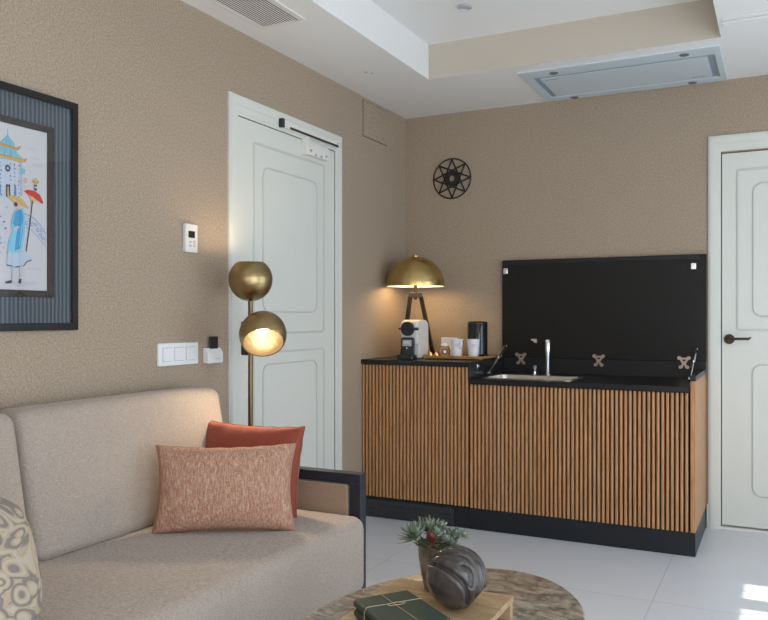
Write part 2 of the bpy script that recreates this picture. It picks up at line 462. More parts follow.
# door_1 in the left wall (closed, flush leaf set slightly back)
t = thing('door_1', None, None, (0, -1.334, 0), kind='structure')
bm = NB(); casing(bm, -1.845, -.848, 2.130, .064, ONLEFT)
obj('casing', bm, m_door, t, smooth=0)
bm = NB(); box(bm, -.050, -.004, D1[0] + .004, D1[1] - .004, .006, D1[2] - .004)
obj('leaf', bm, m_door, t, smooth=0, bevel=.002)
bm = NB(); box(bm, -.055, -.052, D1[0] - .002, D1[1] + .002, 0, D1[2] + .002); obj('door_stop', bm, m_gap, t, smooth=0)
ML = ONLEFT @ Matrix.Translation((0, 0, -.004))
bm = NB()
groove(bm, -1.656, -1.019, 1.063, 1.951, .02, ML, .012, .004)
groove(bm, -1.580, -1.091, 1.166, 1.850, .05, ML, .008, .005)
obj('upper_panel', bm, m_groove, t, bevel=.0015)
bm = NB()
groove(bm, -1.656, -1.019, .10, .985, .02, ML, .012, .004)
groove(bm, -1.580, -1.091, .18, .925, .05, ML, .008, .005)
obj('lower_panel', bm, m_groove, t, bevel=.0015)
# door closer
bm = NB(); box(bm, .014, .032, -1.452, -.93, 2.055, 2.092)
c = obj('door_closer', bm, m_cream, t, bevel=.003); c['label'] = 'white overhead closer rail with a black slot'
bm = NB(); box(bm, .0325, .0345, -1.40, -.93, 2.055, 2.066); obj('slide_slot', bm, m_blackpl, c, smooth=0)
bm = NB(); box(bm, .014, .038, -1.472, -1.453, 2.052, 2.094); obj('end_cap', bm, m_blackpl, c, bevel=.002)
bm = NB(); box(bm, -.004, .032, -1.244, -1.214, 1.965, 2.055); box(bm, -.004, .026, -1.214, -1.02, 1.968, 2.036)
obj('closer_body', bm, m_cream, c, bevel=.003)
bm = NB()
for y, z in ((-1.05, 1.985), (-1.10, 1.975), (-1.155, 1.975), (-1.20, 1.99), (-.935, 2.075)): cyl(bm, (.022, y, z), (.033, y, z), .006, seg=10)
obj('screw', bm, m_grey, c)

# door_2 in the back wall
t = thing('door_2', None, None, (2.27, 0, 0), kind='structure')
bm = NB(); casing(bm, 1.811, 2.790, 2.122, .063, ONBACK); obj('casing', bm, m_door, t, smooth=0)
bm = NB(); box(bm, D2[0] + .004, D2[1] - .004, .012, .050, .022, D2[2] - .004); obj('leaf', bm, m_door, t, smooth=0, bevel=.002)
bm = NB(); box(bm, D2[0] - .002, D2[1] + .002, .052, .055, 0, D2[2] + .002); obj('door_stop', bm, m_gap, t, smooth=0)
MB2 = ONBACK @ Matrix.Translation((0, 0, -.012))
bm = NB(); box(bm, D2[0], D2[1], -.004, .05, 0, .014); obj('threshold', bm, m_cream, t, bevel=.002)
bm = NB(); groove(bm, 1.951, 2.645, 1.069, 1.938, .02, MB2, .012, .004); groove(bm, 2.029, 2.567, 1.144, 1.857, .05, MB2, .008, .005)
obj('upper_panel', bm, m_groove, t, bevel=.0015)
bm = NB(); groove(bm, 2.027, 2.569, .188, .895, .05, MB2, .008, .005)
obj('lower_panel', bm, m_groove, t, bevel=.0015)
bm = NB(); cyl(bm, (1.915, .013, 1.025), (1.915, 0.004, 1.025), .027, seg=28); cyl(bm, (1.915, .01, 1.025), (1.915, -.030, 1.025), .011, seg=16)
h = obj('door_handle', bm, m_bronze, t, bevel=.002); h['label'] = 'dark bronze round rose and lever'
bm = NB(); tube(bm, [(1.907, -.032, 1.025), (1.935, -.034, 1.027), (1.975, -.035, 1.028), (2.010, -.034, 1.028), (2.023, -.033, 1.036)], lambda s: .009 - .002 * math.sin(math.pi * s) if s < .8 else .011 - (s - .8) * .04, 12)
obj('lever', bm, m_bronze, h)

# ---------------------------------------------------------------- kitchenette cabinets
def slats(bm, x0, n, pitch, y, z0, z1, mi):
    for i in range(n):
        a = x0 + i * pitch + .003; b = a + pitch * .68
        v = [(a, y), (a + .0015, y - .013), ((a + b) / 2, y - .0145), (b - .0015, y - .013), (b, y)]
        lo = [bm.verts.new((p[0], p[1], z0)) for p in v]; hi = [bm.verts.new((p[0], p[1], z1)) for p in v]
        for k in range(4):
            f = bm.faces.new((lo[k], lo[k + 1], hi[k + 1], hi[k])); f.material_index = mi
        f = bm.faces.new(lo); f.material_index = mi; f = bm.faces.new(hi[::-1]); f.material_index = mi

YC = -.606
t = thing('coffee_cabinet', 'tall fluted oak cabinet in the corner, with the brass lamp on its black top', 'cabinet', (.32, -.30, 0))
bm = NB(); box(bm, .001, .656, YC + .032, -.001, .112, .874); obj('body', bm, m_slatback, t, smooth=0)
bm = NB(); box(bm, .003, .656, YC + .014, YC + .031, .119, .871, 1); slats(bm, .001, 30, .0218, YC + .014, .119, .871, 0)
obj('door', bm, [m_slat, m_slatback], t, smooth=0)
bm = NB(); box(bm, .001, .664, YC - .010, -.001, .873, .900); box(bm, .657, .664, YC - .004, -.001, .809, .873); obj('worktop', bm, m_black, t, bevel=.002)
bm = NB(); box(bm, .001, .657, YC + .004, -.02, .001, .112); p = obj('plinth', bm, m_plinth, t, bevel=.001)
bm = NB()
box(bm, .012, .570, YC - .001, YC + .004, .008, .100, 0)
for z in (.024, .050, .076):
    box(bm, .055, .088, YC - .0016, YC + .002, z - .003, z + .004, 1)
    for a, b in ((.100, .310), (.325, .560)):
        box(bm, a, b, YC - .0016, YC + .002, z - .008, z - .003, 1); box(bm, a, b, YC - .009, YC - .001, z - .003, z + .004, 0)
g = obj('vent_grille', bm, [m_louvre, m_vent], p, smooth=0)
bm = NB(); box(bm, .6645, .6680, -.500, -.465, .852, .884); cyl(bm, (.667, -.483, .872), (.674, -.483, .872), .006); obj('catch_plate', bm, m_chrome, t, bevel=.001)

t = thing('sink_cabinet', 'long fluted oak cabinet with sink under a raised black panel lid', 'cabinet', (1.23, -.30, 0))
bm = NB(); box(bm, .658, 1.776, YC + .032, -.001, .114, .782); obj('body', bm, m_slatback, t, smooth=0)
for k, (a, n, nm) in enumerate(((.6600, 26, 'door'), (1.2268, 25, 'door'))):
    bm = NB(); box(bm, a, a + n * .0218 - .001, YC + .014, YC + .031, .116, .780, 1); slats(bm, a, n, .0218, YC + .014, .116, .780, 0)
    obj(nm, bm, [m_slat, m_slatback], t, smooth=0)
bm = NB(); box(bm, 1.778, 1.800, YC - .002, -.001, .116, .838); obj('side_panel', bm, m_slat, t, bevel=.001)
bm = NB(); box(bm, 1.774, 1.802, YC - .004, -.035, .838, .862); obj('side_cap', bm, m_black, t, bevel=.002)
bm = NB(); box(bm, .658, 1.799, YC + .004, -.001, .001, .115); obj('plinth', bm, m_plinth, t, smooth=0)
bm = NB()
SX0, SX1, SY0, SY1 = .715, 1.188, -.535, -.24
for a in ((.665, SX0, YC - .010, -.002), (SX1, 1.776, YC - .010, -.002), (SX0, SX1, YC - .010, SY0), (SX0, SX1, SY1, -.002)):
    box(bm, a[0], a[1], a[2], a[3], .784, .811)
box(bm, .665, 1.801, -.030, -.002, .811, .900)
obj('worktop', bm, m_black, t, smooth=0)
# sink
bm = NB()
ro = rrect(SX0 - .012, SX1 + .012, SY0 - .012, SY1 + .012, .04); ri = rrect(SX0 + .012, SX1 - .012, SY0 + .012, SY1 - .012, .035)
ringprism(bm, ro, ri, Matrix.Translation((0, 0, .8105)), .004)
ri2 = rrect(SX0 + .03, SX1 - .03, SY0 + .03, SY1 - .03, .04)
A = [bm.verts.new((x, y, .812)) for x, y in ri]; B = [bm.verts.new((x, y, .70)) for x, y in ri2]
for i in range(len(A)):
    j = (i + 1) % len(A); bm.faces.new((A[i], A[j], B[j], B[i]))
bm.faces.new(B)
sk = obj('sink', bm, m_steel, t, bevel=0)
bm = NB(); lathe(bm, [(0, .701), (.03, .701), (.033, .703), (.033, .700)], ((SX0 + SX1) / 2, (SY0 + SY1) / 2, 0), seg=24); obj('drain', bm, m_chrome, sk)
# tap and knob
FX, FY = .962, -.13
bm = NB(); lathe(bm, [(0, 0), (.018, 0), (.018, .006), (.012, .010), (.012, .05), (.0125, .10), (.0155, .13), (.0155, .198), (.013, .202), (0, .202)], (FX, FY, .811), seg=24)
f_ = obj('tap', bm, m_chrome, t); f_['label'] = 'slim chrome column tap'
bm = NB(); lathe(bm, [(0, 0), (.013, 0), (.010, .006), (.010, .022), (.016, .05), (.016, .052), (0, .052)], (.885, -.13, .811), seg=20); obj('drain_knob', bm, m_chrome, t)
# raised lid
bm = NB(); box(bm, .656, 1.803, -.030, -.004, .9005, 1.485)
lid = obj('lid', bm, m_blackpanel, t, bevel=.002); lid['label'] = 'black panel lid standing upright against the wall'
bm = NB(); box(bm, .660, 1.770, -.036, -.030, 1.458, 1.482); obj('lid_edge', bm, m_black, lid, bevel=.002)
def catch(x, z):
    bm = NB(); box(bm, x - .013, x + .013, -.036, -.030, z - .017, z + .017); cyl(bm, (x - .004, -.036, z), (x - .004, -.048, z), .007); box(bm, x + .003, x + .011, -.046, -.036, z - .013, z + .013)
    obj('catch', bm, m_chrome, lid, bevel=.001)
catch(.679, 1.420); catch(1.739, 1.420)
bm = NB(); prism(bm, [(.838, 1.014), (.874, 1.014), (.874, .990), (.858, .992), (.854, 1.000), (.838, 1.006)], ONBACK @ Matrix.Translation((0, 0, .030)), .014); obj('magnet_plate', bm, m_chrome, lid, smooth=0)
for hx in (.775, 1.232, 1.690):
    bm = NB(); M = ONBACK @ Matrix.Translation((0, 0, .030))
    box(bm, hx - .026, hx + .026, -.038, -.030, .912, .922)
    for s in (-1, 1):
        cyl(bm, (hx + s * .024, -.030, .920), (hx + s * .024, -.042, .920), .0105, seg=14)
        cyl(bm, (hx + s * .018, -.030, .870), (hx + s * .018, -.041, .870), .009, seg=14)
        prism(bm, [(hx + s * .026, .918), (hx + s * .012, .918), (hx + s * .002, .896), (hx + s * .012, .892)][::s], M, .007)
        prism(bm, [(hx + s * .020, .862), (hx + s * .008, .864), (hx + s * .001, .884), (hx + s * .008, .888), (hx + s * .020, .876)][::s], M, .008)
    box(bm, hx - .010, hx + .010, -.045, -.030, .884, .902)
    cyl(bm, (hx, -.040, .893), (hx, -.052, .893), .006, seg=12)
    obj('hinge', bm, m_hinge, lid, smooth=30)
def strut(x, ya, za, yb, zb):
    bm = NB(); a = Vector((x, ya, za)); b = Vector((x, yb, zb)); m_ = a.lerp(b, .55)
    cyl(bm, a, m_, .005, seg=12); cyl(bm, m_, b, .009, seg=12); cyl(bm, (x - .006, ya, za), (x + .012, ya, za), .012, seg=14); cyl(bm, (x - .006, yb, zb), (x + .010, yb, zb), .007, seg=12)
    obj('gas_strut', bm, m_chrome, lid)
bm = NB()
strut(.684, -.36, .826, -.050, .970)
strut(1.752, -.36, .830, -.050, .970)

# ---------------------------------------------------------------- things on the coffee cabinet
TOP = .900
LX, LY = .192, -.275
t = thing('dome_lamp', 'lit brass dome lamp on a dark tripod in the corner of the cabinet top', 'table lamp', (LX, LY, TOP))
RD = .176
bm = NB()
prof = [(RD, 0)] + [(RD * math.cos(a), .008 + .172 * math.sin(a)) for a in [R(90 * i / 22) for i in range(22)]] + [(0, .180)]
inner = [(0, .175)] + [((RD - .004) * math.cos(a), .006 + .168 * math.sin(a)) for a in [R(90 * (21 - i) / 22) for i in range(22)]] + [(RD - .004, 0)]
lathe(bm, prof, (LX, LY, 1.328), seg=64, mi=0); lathe(bm, inner, (LX, LY, 1.328), seg=64, mi=1); lathe(bm, [(RD, 0), (RD - .004, 0)], (LX, LY, 1.328), seg=64, mi=0)
sh = obj('lamp_shade', bm, [m_brassdome, m_domein], t); sh['label'] = 'brushed brass hemisphere shade, pale inside'
bm = NB(); lathe(bm, [(0, .178), (.022, .178), (.022, .184), (.012, .186), (.010, .194), (0, .196)], (LX, LY, 1.328), seg=20); obj('finial', bm, m_brassdome, sh)
bm = NB(); cyl(bm, (LX, LY, 1.27), (LX, LY, 1.40), .009); cyl(bm, (LX, LY, 1.39), (LX, LY, 1.42), .016); obj('stem', bm, m_bronze, t)
bm = NB(); lathe(bm, [(0, 0)] + [(.026 * math.sin(R(a)), .026 - .026 * math.cos(R(a))) for a in range(15, 180, 15)] + [(0, .052)], (LX, LY, 1.408), seg=20); obj('bulb', bm, m_bulb, t)
bm = NB(); M = Matrix.Translation((LX, LY, 0)) @ Matrix.Rotation(R(26.85), 4, 'Z')
box(bm, -.040, .040, -.016, .016, 1.262, 1.292, M=M); box(bm, -.010, .010, -.012, .012, 1.248, 1.262, M=M); obj('tripod_head', bm, m_bronze, t, bevel=.002)
for (tx, ty), (bx, by) in (((.032, 0), (.112, .012)), ((-.032, -.006), (-.075, -.055)), ((-.030, .008), (-.080, .050))):
    a = M @ Vector((tx, ty, 1.27)); b = M @ Vector((bx, by, TOP + .001))
    bm = NB(); d = (a - b)
    for s in (0,):
        hw, hd = .0115, .008
        vs = []
        for p, z in ((b, 0), (a, 0)):
            for q in ((-1, -1), (1, -1), (1, 1), (-1, 1)):
                vs.append(bm.verts.new(p + Vector((q[0] * hw, q[1] * hd, 0))))
        for q in ((0, 1, 2, 3), (7, 6, 5, 4), (0, 4, 5, 1), (1, 5, 6, 2), (2, 6, 7, 3), (3, 7, 4, 0)): bm.faces.new([vs[i] for i in q])
    obj('leg', bm, m_bronze, t, smooth=0, bevel=.001)
light('dome_lamp_light', 'POINT', (LX, LY, 1.385), 3.4, (1, .70, .36), shadow_soft_size=.05)

# coffee machine
MX0, MX1, MY0, MY1 = .190, .298, -.490, -.318
t = thing('coffee_machine', 'white capsule coffee machine with round black head, on the cabinet top', 'coffee machine', ((MX0 + MX1) / 2, -.40, TOP))
bm = NB()
# side profile (y, z) extruded in X
pr = [(MY0 + .035, .905), (MY1, .905), (MY1, 1.085), (MY1 - .010, 1.110), (MY1 - .035, 1.126), (MY0 + .05, 1.128), (MY0 + .012, 1.118), (MY0 + .002, 1.095), (MY0 + .004, 1.050), (MY0 + .012, 1.030), (MY0 + .012, .985), (MY0 + .035, .985)]
prism(bm, pr, Matrix(((0, 0, 1, MX0), (1, 0, 0, 0), (0, 1, 0, 0), (0, 0, 0, 1))), MX1 - MX0)
obj('housing', bm, m_cream, t, bevel=.008, segs=3)
cx_ = MX0 + .050; cz = 1.076
bm = NB(); cyl(bm, (cx_, MY0 + .01, cz), (cx_, MY0 - .014, cz), .043, .040, 32); hd = obj('brew_head', bm, m_blackpl, t, bevel=.003)
bm = NB(); cyl(bm, (cx_ - .052, MY0 - .010, cz), (cx_ + .066, MY0 - .010, cz), .0055); cyl(bm, (cx_ + .055, MY0 - .010, cz), (cx_ + .070, MY0 - .010, cz), .009); obj('lever', bm, m_blackpl, hd)
bm = NB(); prism(bm, rrect(cx_ - .040, cx_ + .040, .912, 1.026, .012), ONBACK @ Matrix.Translation((0, 0, -MY0 - .012)), .020); fp = obj('front_panel', bm, m_blackpl, t, bevel=.002)
bm = NB(); prism(bm, rrect(cx_ - .028, cx_ + .028, .976, 1.012, .003), ONBACK @ Matrix.Translation((0, 0, -MY0 + .0085)), .002); l_ = obj('name_plate', bm, m_grey, fp)
bm = NB()
for k in range(6): box(bm, cx_ - .018 + k * .006, cx_ - .015 + k * .006, MY0 - .0115, MY0 - .0105, .992, 1.003)
obj('lettering', bm, m_cer, fp, smooth=0)
bm = NB(); prism(bm, rrect(MX0 - .006, MX0 + .098, -MY0 - .03, -MY0 + .038, .012), Matrix(((1, 0, 0, 0), (0, -1, 0, 0), (0, 0, 1, .9005), (0, 0, 0, 1))), .026); obj('drip_tray', bm, m_blackpl, t, bevel=.003)
bm = NB(); cyl(bm, (cx_, MY0 - .001, .965), (cx_, MY0 - .012, .965), .004); obj('spout', bm, m_chrome, fp)

# tray
t = thing('serving_tray', 'honey-coloured low wooden tray holding cups beside the coffee machine', 'tray', (.475, -.27, TOP))
bm = NB(); box(bm, .311, .652, -.409, -.105, .906, .912); obj('tray_base', bm, m_traywood, t, bevel=.001)
bm = NB()
for a in ((.303, .660, -.417, -.409), (.303, .660, -.105, -.097), (.303, .311, -.409, -.105), (.652, .660, -.409, -.105)): box(bm, a[0], a[1], a[2], a[3], .9055, .921)
obj('rim', bm, m_traywood, t, bevel=.001)
for a, b in ((.306, -.414), (.642, -.414), (.306, -.115), (.642, -.115)):
    bm = NB(); box(bm, a, a + .016, b, b + .015, .9005, .9055); obj('foot', bm, m_traywood, t, smooth=0)
TB = .9122
def cup(x, y, ang, label):
    t = thing('mug', label, 'mug', (x, y, TB), 'white mugs on the wooden tray')
    bm = NB(); h = .104
    lathe(bm, [(0, 0), (.027, 0), (.029, .004), (.032, .045), (.0365, .095), (.040, h), (.038, h), (.0345, .093), (.030, .045), (.025, .008), (0, .008)], (x, y, TB), seg=36)
    obj('cup_body', bm, m_cer, t)
    bm = NB(); d = Vector((math.cos(ang), math.sin(ang), 0)); o = Vector((x, y, TB))
    tube(bm, [o + d * .034 + Vector((0, 0, .088)), o + d * .047 + Vector((0, 0, .093)), o + d * .056 + Vector((0, 0, .080)), o + d * .054 + Vector((0, 0, .062)), o + d * .043 + Vector((0, 0, .050)), o + d * .030 + Vector((0, 0, .048))], .0048, 8)
    obj('handle', bm, m_cer, t, sub=1)
    # small printed scroll facing the room
    bm = NB(); vd = Vector((2.164 - x, -4.6 - y, 0)).normalized(); sd = Vector((-vd.y, vd.x, 0)); q = []
    for i in range(26):
        s = i / 25 * 5.2; rr_ = .0115 - .0016 * s
        u_, z_ = rr_ * math.cos(s * 1.7), .068 + rr_ * .9 * math.sin(s * 1.7)
        rad = .0322 + (z_ - .045) * .09
        q.append(o + (vd * math.cos(u_ / rad) + sd * math.sin(u_ / rad)) * (rad + .0008) + Vector((0, 0, z_)))
    tube(bm, q, .0009, 5); obj('scroll_print', bm, m_bluegrey, t)
cup(.487, -.345, R(-40), 'white mug with its handle showing, nearer the glass jar on the tray')
cup(.583, -.335, R(75), 'white mug right in front of the black kettle')
t = thing('kettle', 'glossy black cylindrical kettle standing behind the right mug', 'kettle', (.562, -.205, TB))
bm = NB(); lathe(bm, [(0, 0), (.062, 0), (.063, .012), (.059, .014), (.059, .195), (.056, .203), (.050, .206), (0, .208)], (.562, -.205, TB), seg=48); obj('kettle_body', bm, m_gloss, t)
bm = NB(); lathe(bm, [(.0592, .190), (.0602, .191), (.0602, .196), (.0592, .197)], (.562, -.205, TB), seg=48); obj('rim_band', bm, m_blackpl, t)
bm = NB(); tube(bm, [(.545, -.150, 1.09), (.538, -.124, 1.085), (.536, -.114, 1.04), (.538, -.124, .98), (.546, -.150, .96)], .006, 10); obj('handle', bm, m_gloss, t, sub=1)
bm = NB(); box(bm, .330, .436, -.205, -.165, TB, 1.020); tag(obj('sachet_box', bm, m_cer, bevel=.002), 'plain white upright box behind the small glass jar', 'box')
t = thing('glass_jar', 'small amber jar with a dark round badge, left of the mugs', 'jar', (.405, -.330, TB))
m_amber = mat('amber_jar', (.42, .25, .12), .12)
bm = NB(); lathe(bm, [(0, 0), (.028, 0), (.033, .008), (.033, .04), (.024, .055), (.020, .062), (0, .062)], (.405, -.330, TB), seg=28); obj('jar_body', bm, m_amber, t)
bm = NB(); lathe(bm, [(0, .062), (.024, .062), (.024, .072), (.010, .078), (0, .080)], (.405, -.330, TB), seg=28); obj('lid', bm, m_cer, t)
bm = NB(); vd = Vector((.385, -.923, 0)); cyl(bm, Vector((.405, -.330, TB + .03)) + vd * .031, Vector((.405, -.330, TB + .03)) + vd * .0345, .016, seg=20, mi=0)
cyl(bm, Vector((.405, -.330, TB + .03)) + vd * .0345, Vector((.405, -.330, TB + .03)) + vd * .0352, .009, seg=20, mi=1); obj('badge', bm, [m_blackpl, m_cer], t)
m_gold = mat('gold_foil', (.80, .52, .22), .25, 1); m_copper = mat('copper_foil', (.60, .27, .12), .25, 1)
for i, (x, y, m_, nm) in enumerate(((.340, -.388, m_gold, 'gold foil coffee capsule at the tray corner nearest the machine'), (.362, -.350, m_copper, 'copper foil coffee capsule between two gold ones'), (.378, -.390, m_gold, 'gold foil coffee capsule standing in front of the glass jar'), (.342, -.290, m_copper, 'copper foil coffee capsule farthest back on the tray'))):
    bm = NB(); lathe(bm, [(0, 0), (.018, 0), (.018, .002), (.0145, .003), (.0115, .022), (.006, .027), (0, .028)], (x, y, TB), seg=20)
    tag(obj('coffee_capsule', bm, m_), nm, 'coffee capsule', 'foil capsules on the tray')

# wall ornament: iron compass star
bm = NB(); cx_, cz, rr_ = .322, 2.010, .124
tube(bm, [(cx_ + rr_ * math.cos(2 * math.pi * i / 64), -.008, cz + rr_ * math.sin(2 * math.pi * i / 64)) for i in range(64)], .0042, 8, close=True)
P8 = [Vector((cx_ + (rr_ - .003) * math.sin(math.pi * k / 4), -.008, cz + (rr_ - .003) * math.cos(math.pi * k / 4))) for k in range(8)]
for k in range(8): tube(bm, [P8[k], P8[(k + 3) % 8]], .0048, 6)
lathe(bm, [(.018, 0), (.018, .008), (.046, .008), (.046, 0)], (cx_, -.004, cz), (0, -1, 0), 32, closed=True)
tag(obj('compass_star', bm, m_iron), 'round black iron eight-pointed star ornament on the back wall', 'wall ornament')

# ---------------------------------------------------------------- ceiling things
t = thing('extractor_panel', 'large bluish-white flush ceiling extractor panel above the sink cabinet', 'ceiling hood', (1.39, -.30, H))
EX0, EX1, EY0, EY1 = .932, 1.905, -.622, -.018
CX0, CX1, CY0, CY1 = .978, 1.877, -.508, -.094
bm = NB()
for a in ((EX0, EX1, EY0, CY0), (EX0, EX1, CY1, EY1), (EX0, CX0, CY0, CY1), (CX1, EX1, CY0, CY1)): box(bm, a[0], a[1], a[2], a[3], H - .008, H)
fr_ = obj('hood_frame', bm, m_hood, t, smooth=0)
bm = NB(); box(bm, CX0, CX1, CY0, CY1, H - .0015, H - .0005); obj('channel', bm, m_hoodgap, t, smooth=0)
bm = NB(); box(bm, 1.010, 1.842, -.468, -.110, H - .006, H - .0016); obj('centre_plate', bm, m_hood, t, smooth=0)
for (u, v_) in ((1.106, -.556), (1.745, -.560), (1.097, -.050), (1.735, -.052)):
    bm = NB(); lathe(bm, [(0, 0), (.023, 0), (.023, .002), (.018, .003), (0, .003)], (u, v_, H - .008), (0, 0, -1), 24); obj('spot_lens', bm, m_spot, fr_)
for x, y in ((1.03, -.445), (1.74, -.150)):
    bm = NB(); box(bm, x, x + .07, y, y + .005, H - .0065, H - .006); obj('printed_mark', bm, m_spot, t, smooth=0)

t = thing('air_vent', 'white slatted air vent in the lower ceiling along the left wall', 'air vent', (.22, -2.2, H))
VX0, VX1, VY0, VY1 = .124, .322, -2.75, -1.765
bm = NB()
for a in ((VX0 - .018, VX1 + .022, VY1, VY1 + .014), (VX0 - .018, VX1 + .022, VY0 - .014, VY0), (VX0 - .018, VX0, VY0, VY1), (VX1, VX1 + .022, VY0, VY1)): box(bm, a[0], a[1], a[2], a[3], H - .006, H)
obj('frame', bm, m_cream, t, smooth=0)
bm = NB(); box(bm, VX0, VX1, VY0, VY1, H - .0012, H - .0004); obj('duct_opening', bm, m_vent, t, smooth=0)
bm = NB(); n = 15; p_ = (VX1 - VX0) / n
for i in range(n): box(bm, VX0 + i * p_ + p_ * .28, VX0 + i * p_ + p_ * .68, VY0, VY1, H - .0030, H - .0013)
obj('slats', bm, m_cream, t, smooth=0)
bm = NB(); lathe(bm, [(0, 0), (.030, 0), (.034, .003), (.034, .010), (.028, .012), (.026, .006), (0, .006)], (.836, -1.138, HT), (0, 0, -1), 32)
tag(obj('recessed_downlight', bm, m_grey), 'small round grey downlight in the recessed ceiling', 'downlight')
bm = NB(); lathe(bm, [(0, 0), (.010, 0), (.010, .003), (0, .004)], (.272, -.62 + .04, H), (0, 0, -1), 14)
lathe(bm, [(0, 0), (.006, 0), (.006, .003), (0, .004)], (.298, -.56, H), (0, 0, -1), 14)
# ---------------------------------------------------------------- left wall things
bm.free()
t = thing('ceiling_nozzle', 'tiny dark nozzle in the lower ceiling above the left door', 'nozzle', (.235, -1.0, H))
for x, y, r_ in ((.230, -.985, .009), (.252, -.955, .006)):
    bm = NB(); lathe(bm, [(0, 0), (r_, 0), (r_, .003), (0, .004)], (x, y, H), (0, 0, -1), 14); obj('nozzle_tip', bm, m_grey, t)

bm = NB(); box(bm, .0005, .004, -.587, -.276, 2.195, 2.399, 0)
ap = tag(obj('access_panel', bm, m_wall, smooth=0), 'papered square access panel high on the left wall near the corner', 'access panel')
bm = NB(); ringprism(bm, [(-.591, 2.191), (-.272, 2.191), (-.272, 2.403), (-.591, 2.403)], [(-.587, 2.195), (-.276, 2.195), (-.276, 2.399), (-.587, 2.399)], ONLEFT, .0015); obj('edge_gap', bm, m_wallline, ap, smooth=0)

t = thing('thermostat', 'small cream thermostat with dark screen, above the light switches', 'thermostat', (0, -2.100, 1.465))
bm = NB(); box(bm, .0, .018, -2.140, -2.066, 1.407, 1.522); obj('housing', bm, m_cream, t, bevel=.003)
bm = NB(); box(bm, .0175, .0185, -2.124, -2.084, 1.466, 1.494); obj('screen', bm, m_blackpl, t, smooth=0)
for y, z, a in ((-2.118, 1.449, .004), (-2.118, 1.434, .004), (-2.094, 1.453, .003), (-2.094, 1.444, .003), (-2.094, 1.434, .003)):
    bm = NB(); box(bm, .0175, .0195, y, y + .012, z - a, z + a); obj('button', bm, m_grey, t, smooth=0)

t = thing('light_switch', 'white triple rocker light switch plate on the left wall', 'light switch', (0, -2.162, .996))
bm = NB(); box(bm, 0, .010, -2.287, -2.053, .952, 1.041); obj('plate', bm, m_whitepl, t, bevel=.002)
for k in range(3):
    y = -2.265 + k * .068
    bm = NB(); box(bm, .0102, .0106, y - .002, y + .054, .969, 1.024, 1); box(bm, .0105, .0145, y, y + .052, .971, 1.022, 0); o = obj('rocker', bm, [m_whitepl, m_grey], t, bevel=.0008)

t = thing('card_holder', 'white wall card holder with a black card, beside the door casing', 'card holder', (0, -1.955, .984))
bm = NB()
prism(bm, [(0, .950), (.028, .950), (.028, .992), (.014, 1.014), (0, 1.014)], Matrix(((1, 0, 0, 0), (0, 0, 1, -2.012), (0, 1, 0, 0), (0, 0, 0, 1))), .100)
obj('holder_body', bm, m_whitepl, t, bevel=.003)
bm = NB(); box(bm, .012, .0165, -1.985, -1.932, .990, 1.062); obj('key_card', bm, m_blackpl, t, bevel=.001)
for k in range(4):
    bm = NB(); box(bm, .0281, .0286, -1.965 + k * .009, -1.959 + k * .009, .966, .970); obj('printed_letter', bm, m_grey, t, smooth=0)

# framed picture
PY0, PY1, PZ0, PZ1 = -3.50, -2.690, 1.100, 1.870
t = thing('framed_picture', 'black-framed pavilion watercolour with striped blue-grey mount above the sofa', 'picture', (0, (PY0 + PY1) / 2, PZ0))
def rect4(a, b, c, d): return [(a, c), (b, c), (b, d), (a, d)]
bm = NB(); ringprism(bm, rect4(PY0, PY1, PZ0, PZ1), rect4(PY0 + .024, PY1 - .024, PZ0 + .024, PZ1 - .024), ONLEFT @ Matrix.Translation((0, 0, .001)), .021); obj('frame', bm, m_frameblk, t, smooth=0, bevel=.002)
bm = NB(); box(bm, .001, .012, PY0 + .02, PY1 - .02, PZ0 + .02, PZ1 - .02); obj('mount', bm, m_mat, t, smooth=0)
IY0, IY1, IZ0, IZ1 = -3.405, -2.786, 1.208, 1.768
bm = NB(); ringprism(bm, rect4(IY0, IY1, IZ0, IZ1), rect4(IY0 + .027, IY1 - .027, IZ0 + .022, IZ1 - .022), ONLEFT @ Matrix.Translation((0, 0, .012)), .005); obj('inner_frame', bm, m_bead, t, smooth=0, bevel=.0015)
bm = NB(); box(bm, .0185, .0195, PY0 + .022, PY1 - .022, PZ0 + .022, PZ1 - .022); obj('glazing', bm, m_glass, t, smooth=0)
pc = {k: mat('paint_' + k, c, .7) for k, c in dict(paper=(.52, .51, .52), aqua=(.17, .42, .50), orange=(.50, .25, .06), pale=(.42, .50, .58), blue=(.08, .20, .42), robe=(.06, .29, .50), sky=(.20, .48, .62), red=(.50, .04, .03), ochre=(.52, .38, .16), ink=(.04, .04, .055), grey=(.36, .39, .46), pink=(.60, .36, .32), haze=(.46, .47, .52)).items()}
keys = list(pc)
bm = NB(); n_ = [0]
def pp(pts, c):
    n_[0] += 1
    prism(bm, pts, ONLEFT @ Matrix.Translation((0, 0, .0122 + n_[0] * .000012)), .0003, keys.index(c))
def pel(y, z, ry, rz, c, n=16):
    pp([(y + ry * math.cos(2 * math.pi * i / n), z + rz * math.sin(2 * math.pi * i / n)) for i in range(n)], c)
def stroke(pts, w_, c):
    for a, b in zip(pts, pts[1:]):
        d = Vector((b[0] - a[0], b[1] - a[1])); d = d / max(1e-6, d.length) * w_ / 2
        pp([(a[0] - d.y, a[1] + d.x), (b[0] - d.y, b[1] + d.x), (b[0] + d.y, b[1] - d.x), (a[0] + d.y, a[1] - d.x)], c)
rg = random.Random(11)
pp(rect4(IY0 + .02, IY1 - .02, IZ0 + .02, IZ1 - .02), 'paper')
for y, z, ry, rz in ((-2.873, 1.683, .022, .004), (-2.848, 1.635, .028, .005), (-2.86, 1.655, .02, .003), (-2.90, 1.252, .055, .006), (-2.86, 1.30, .03, .004)): pel(y, z, ry, rz, 'haze')
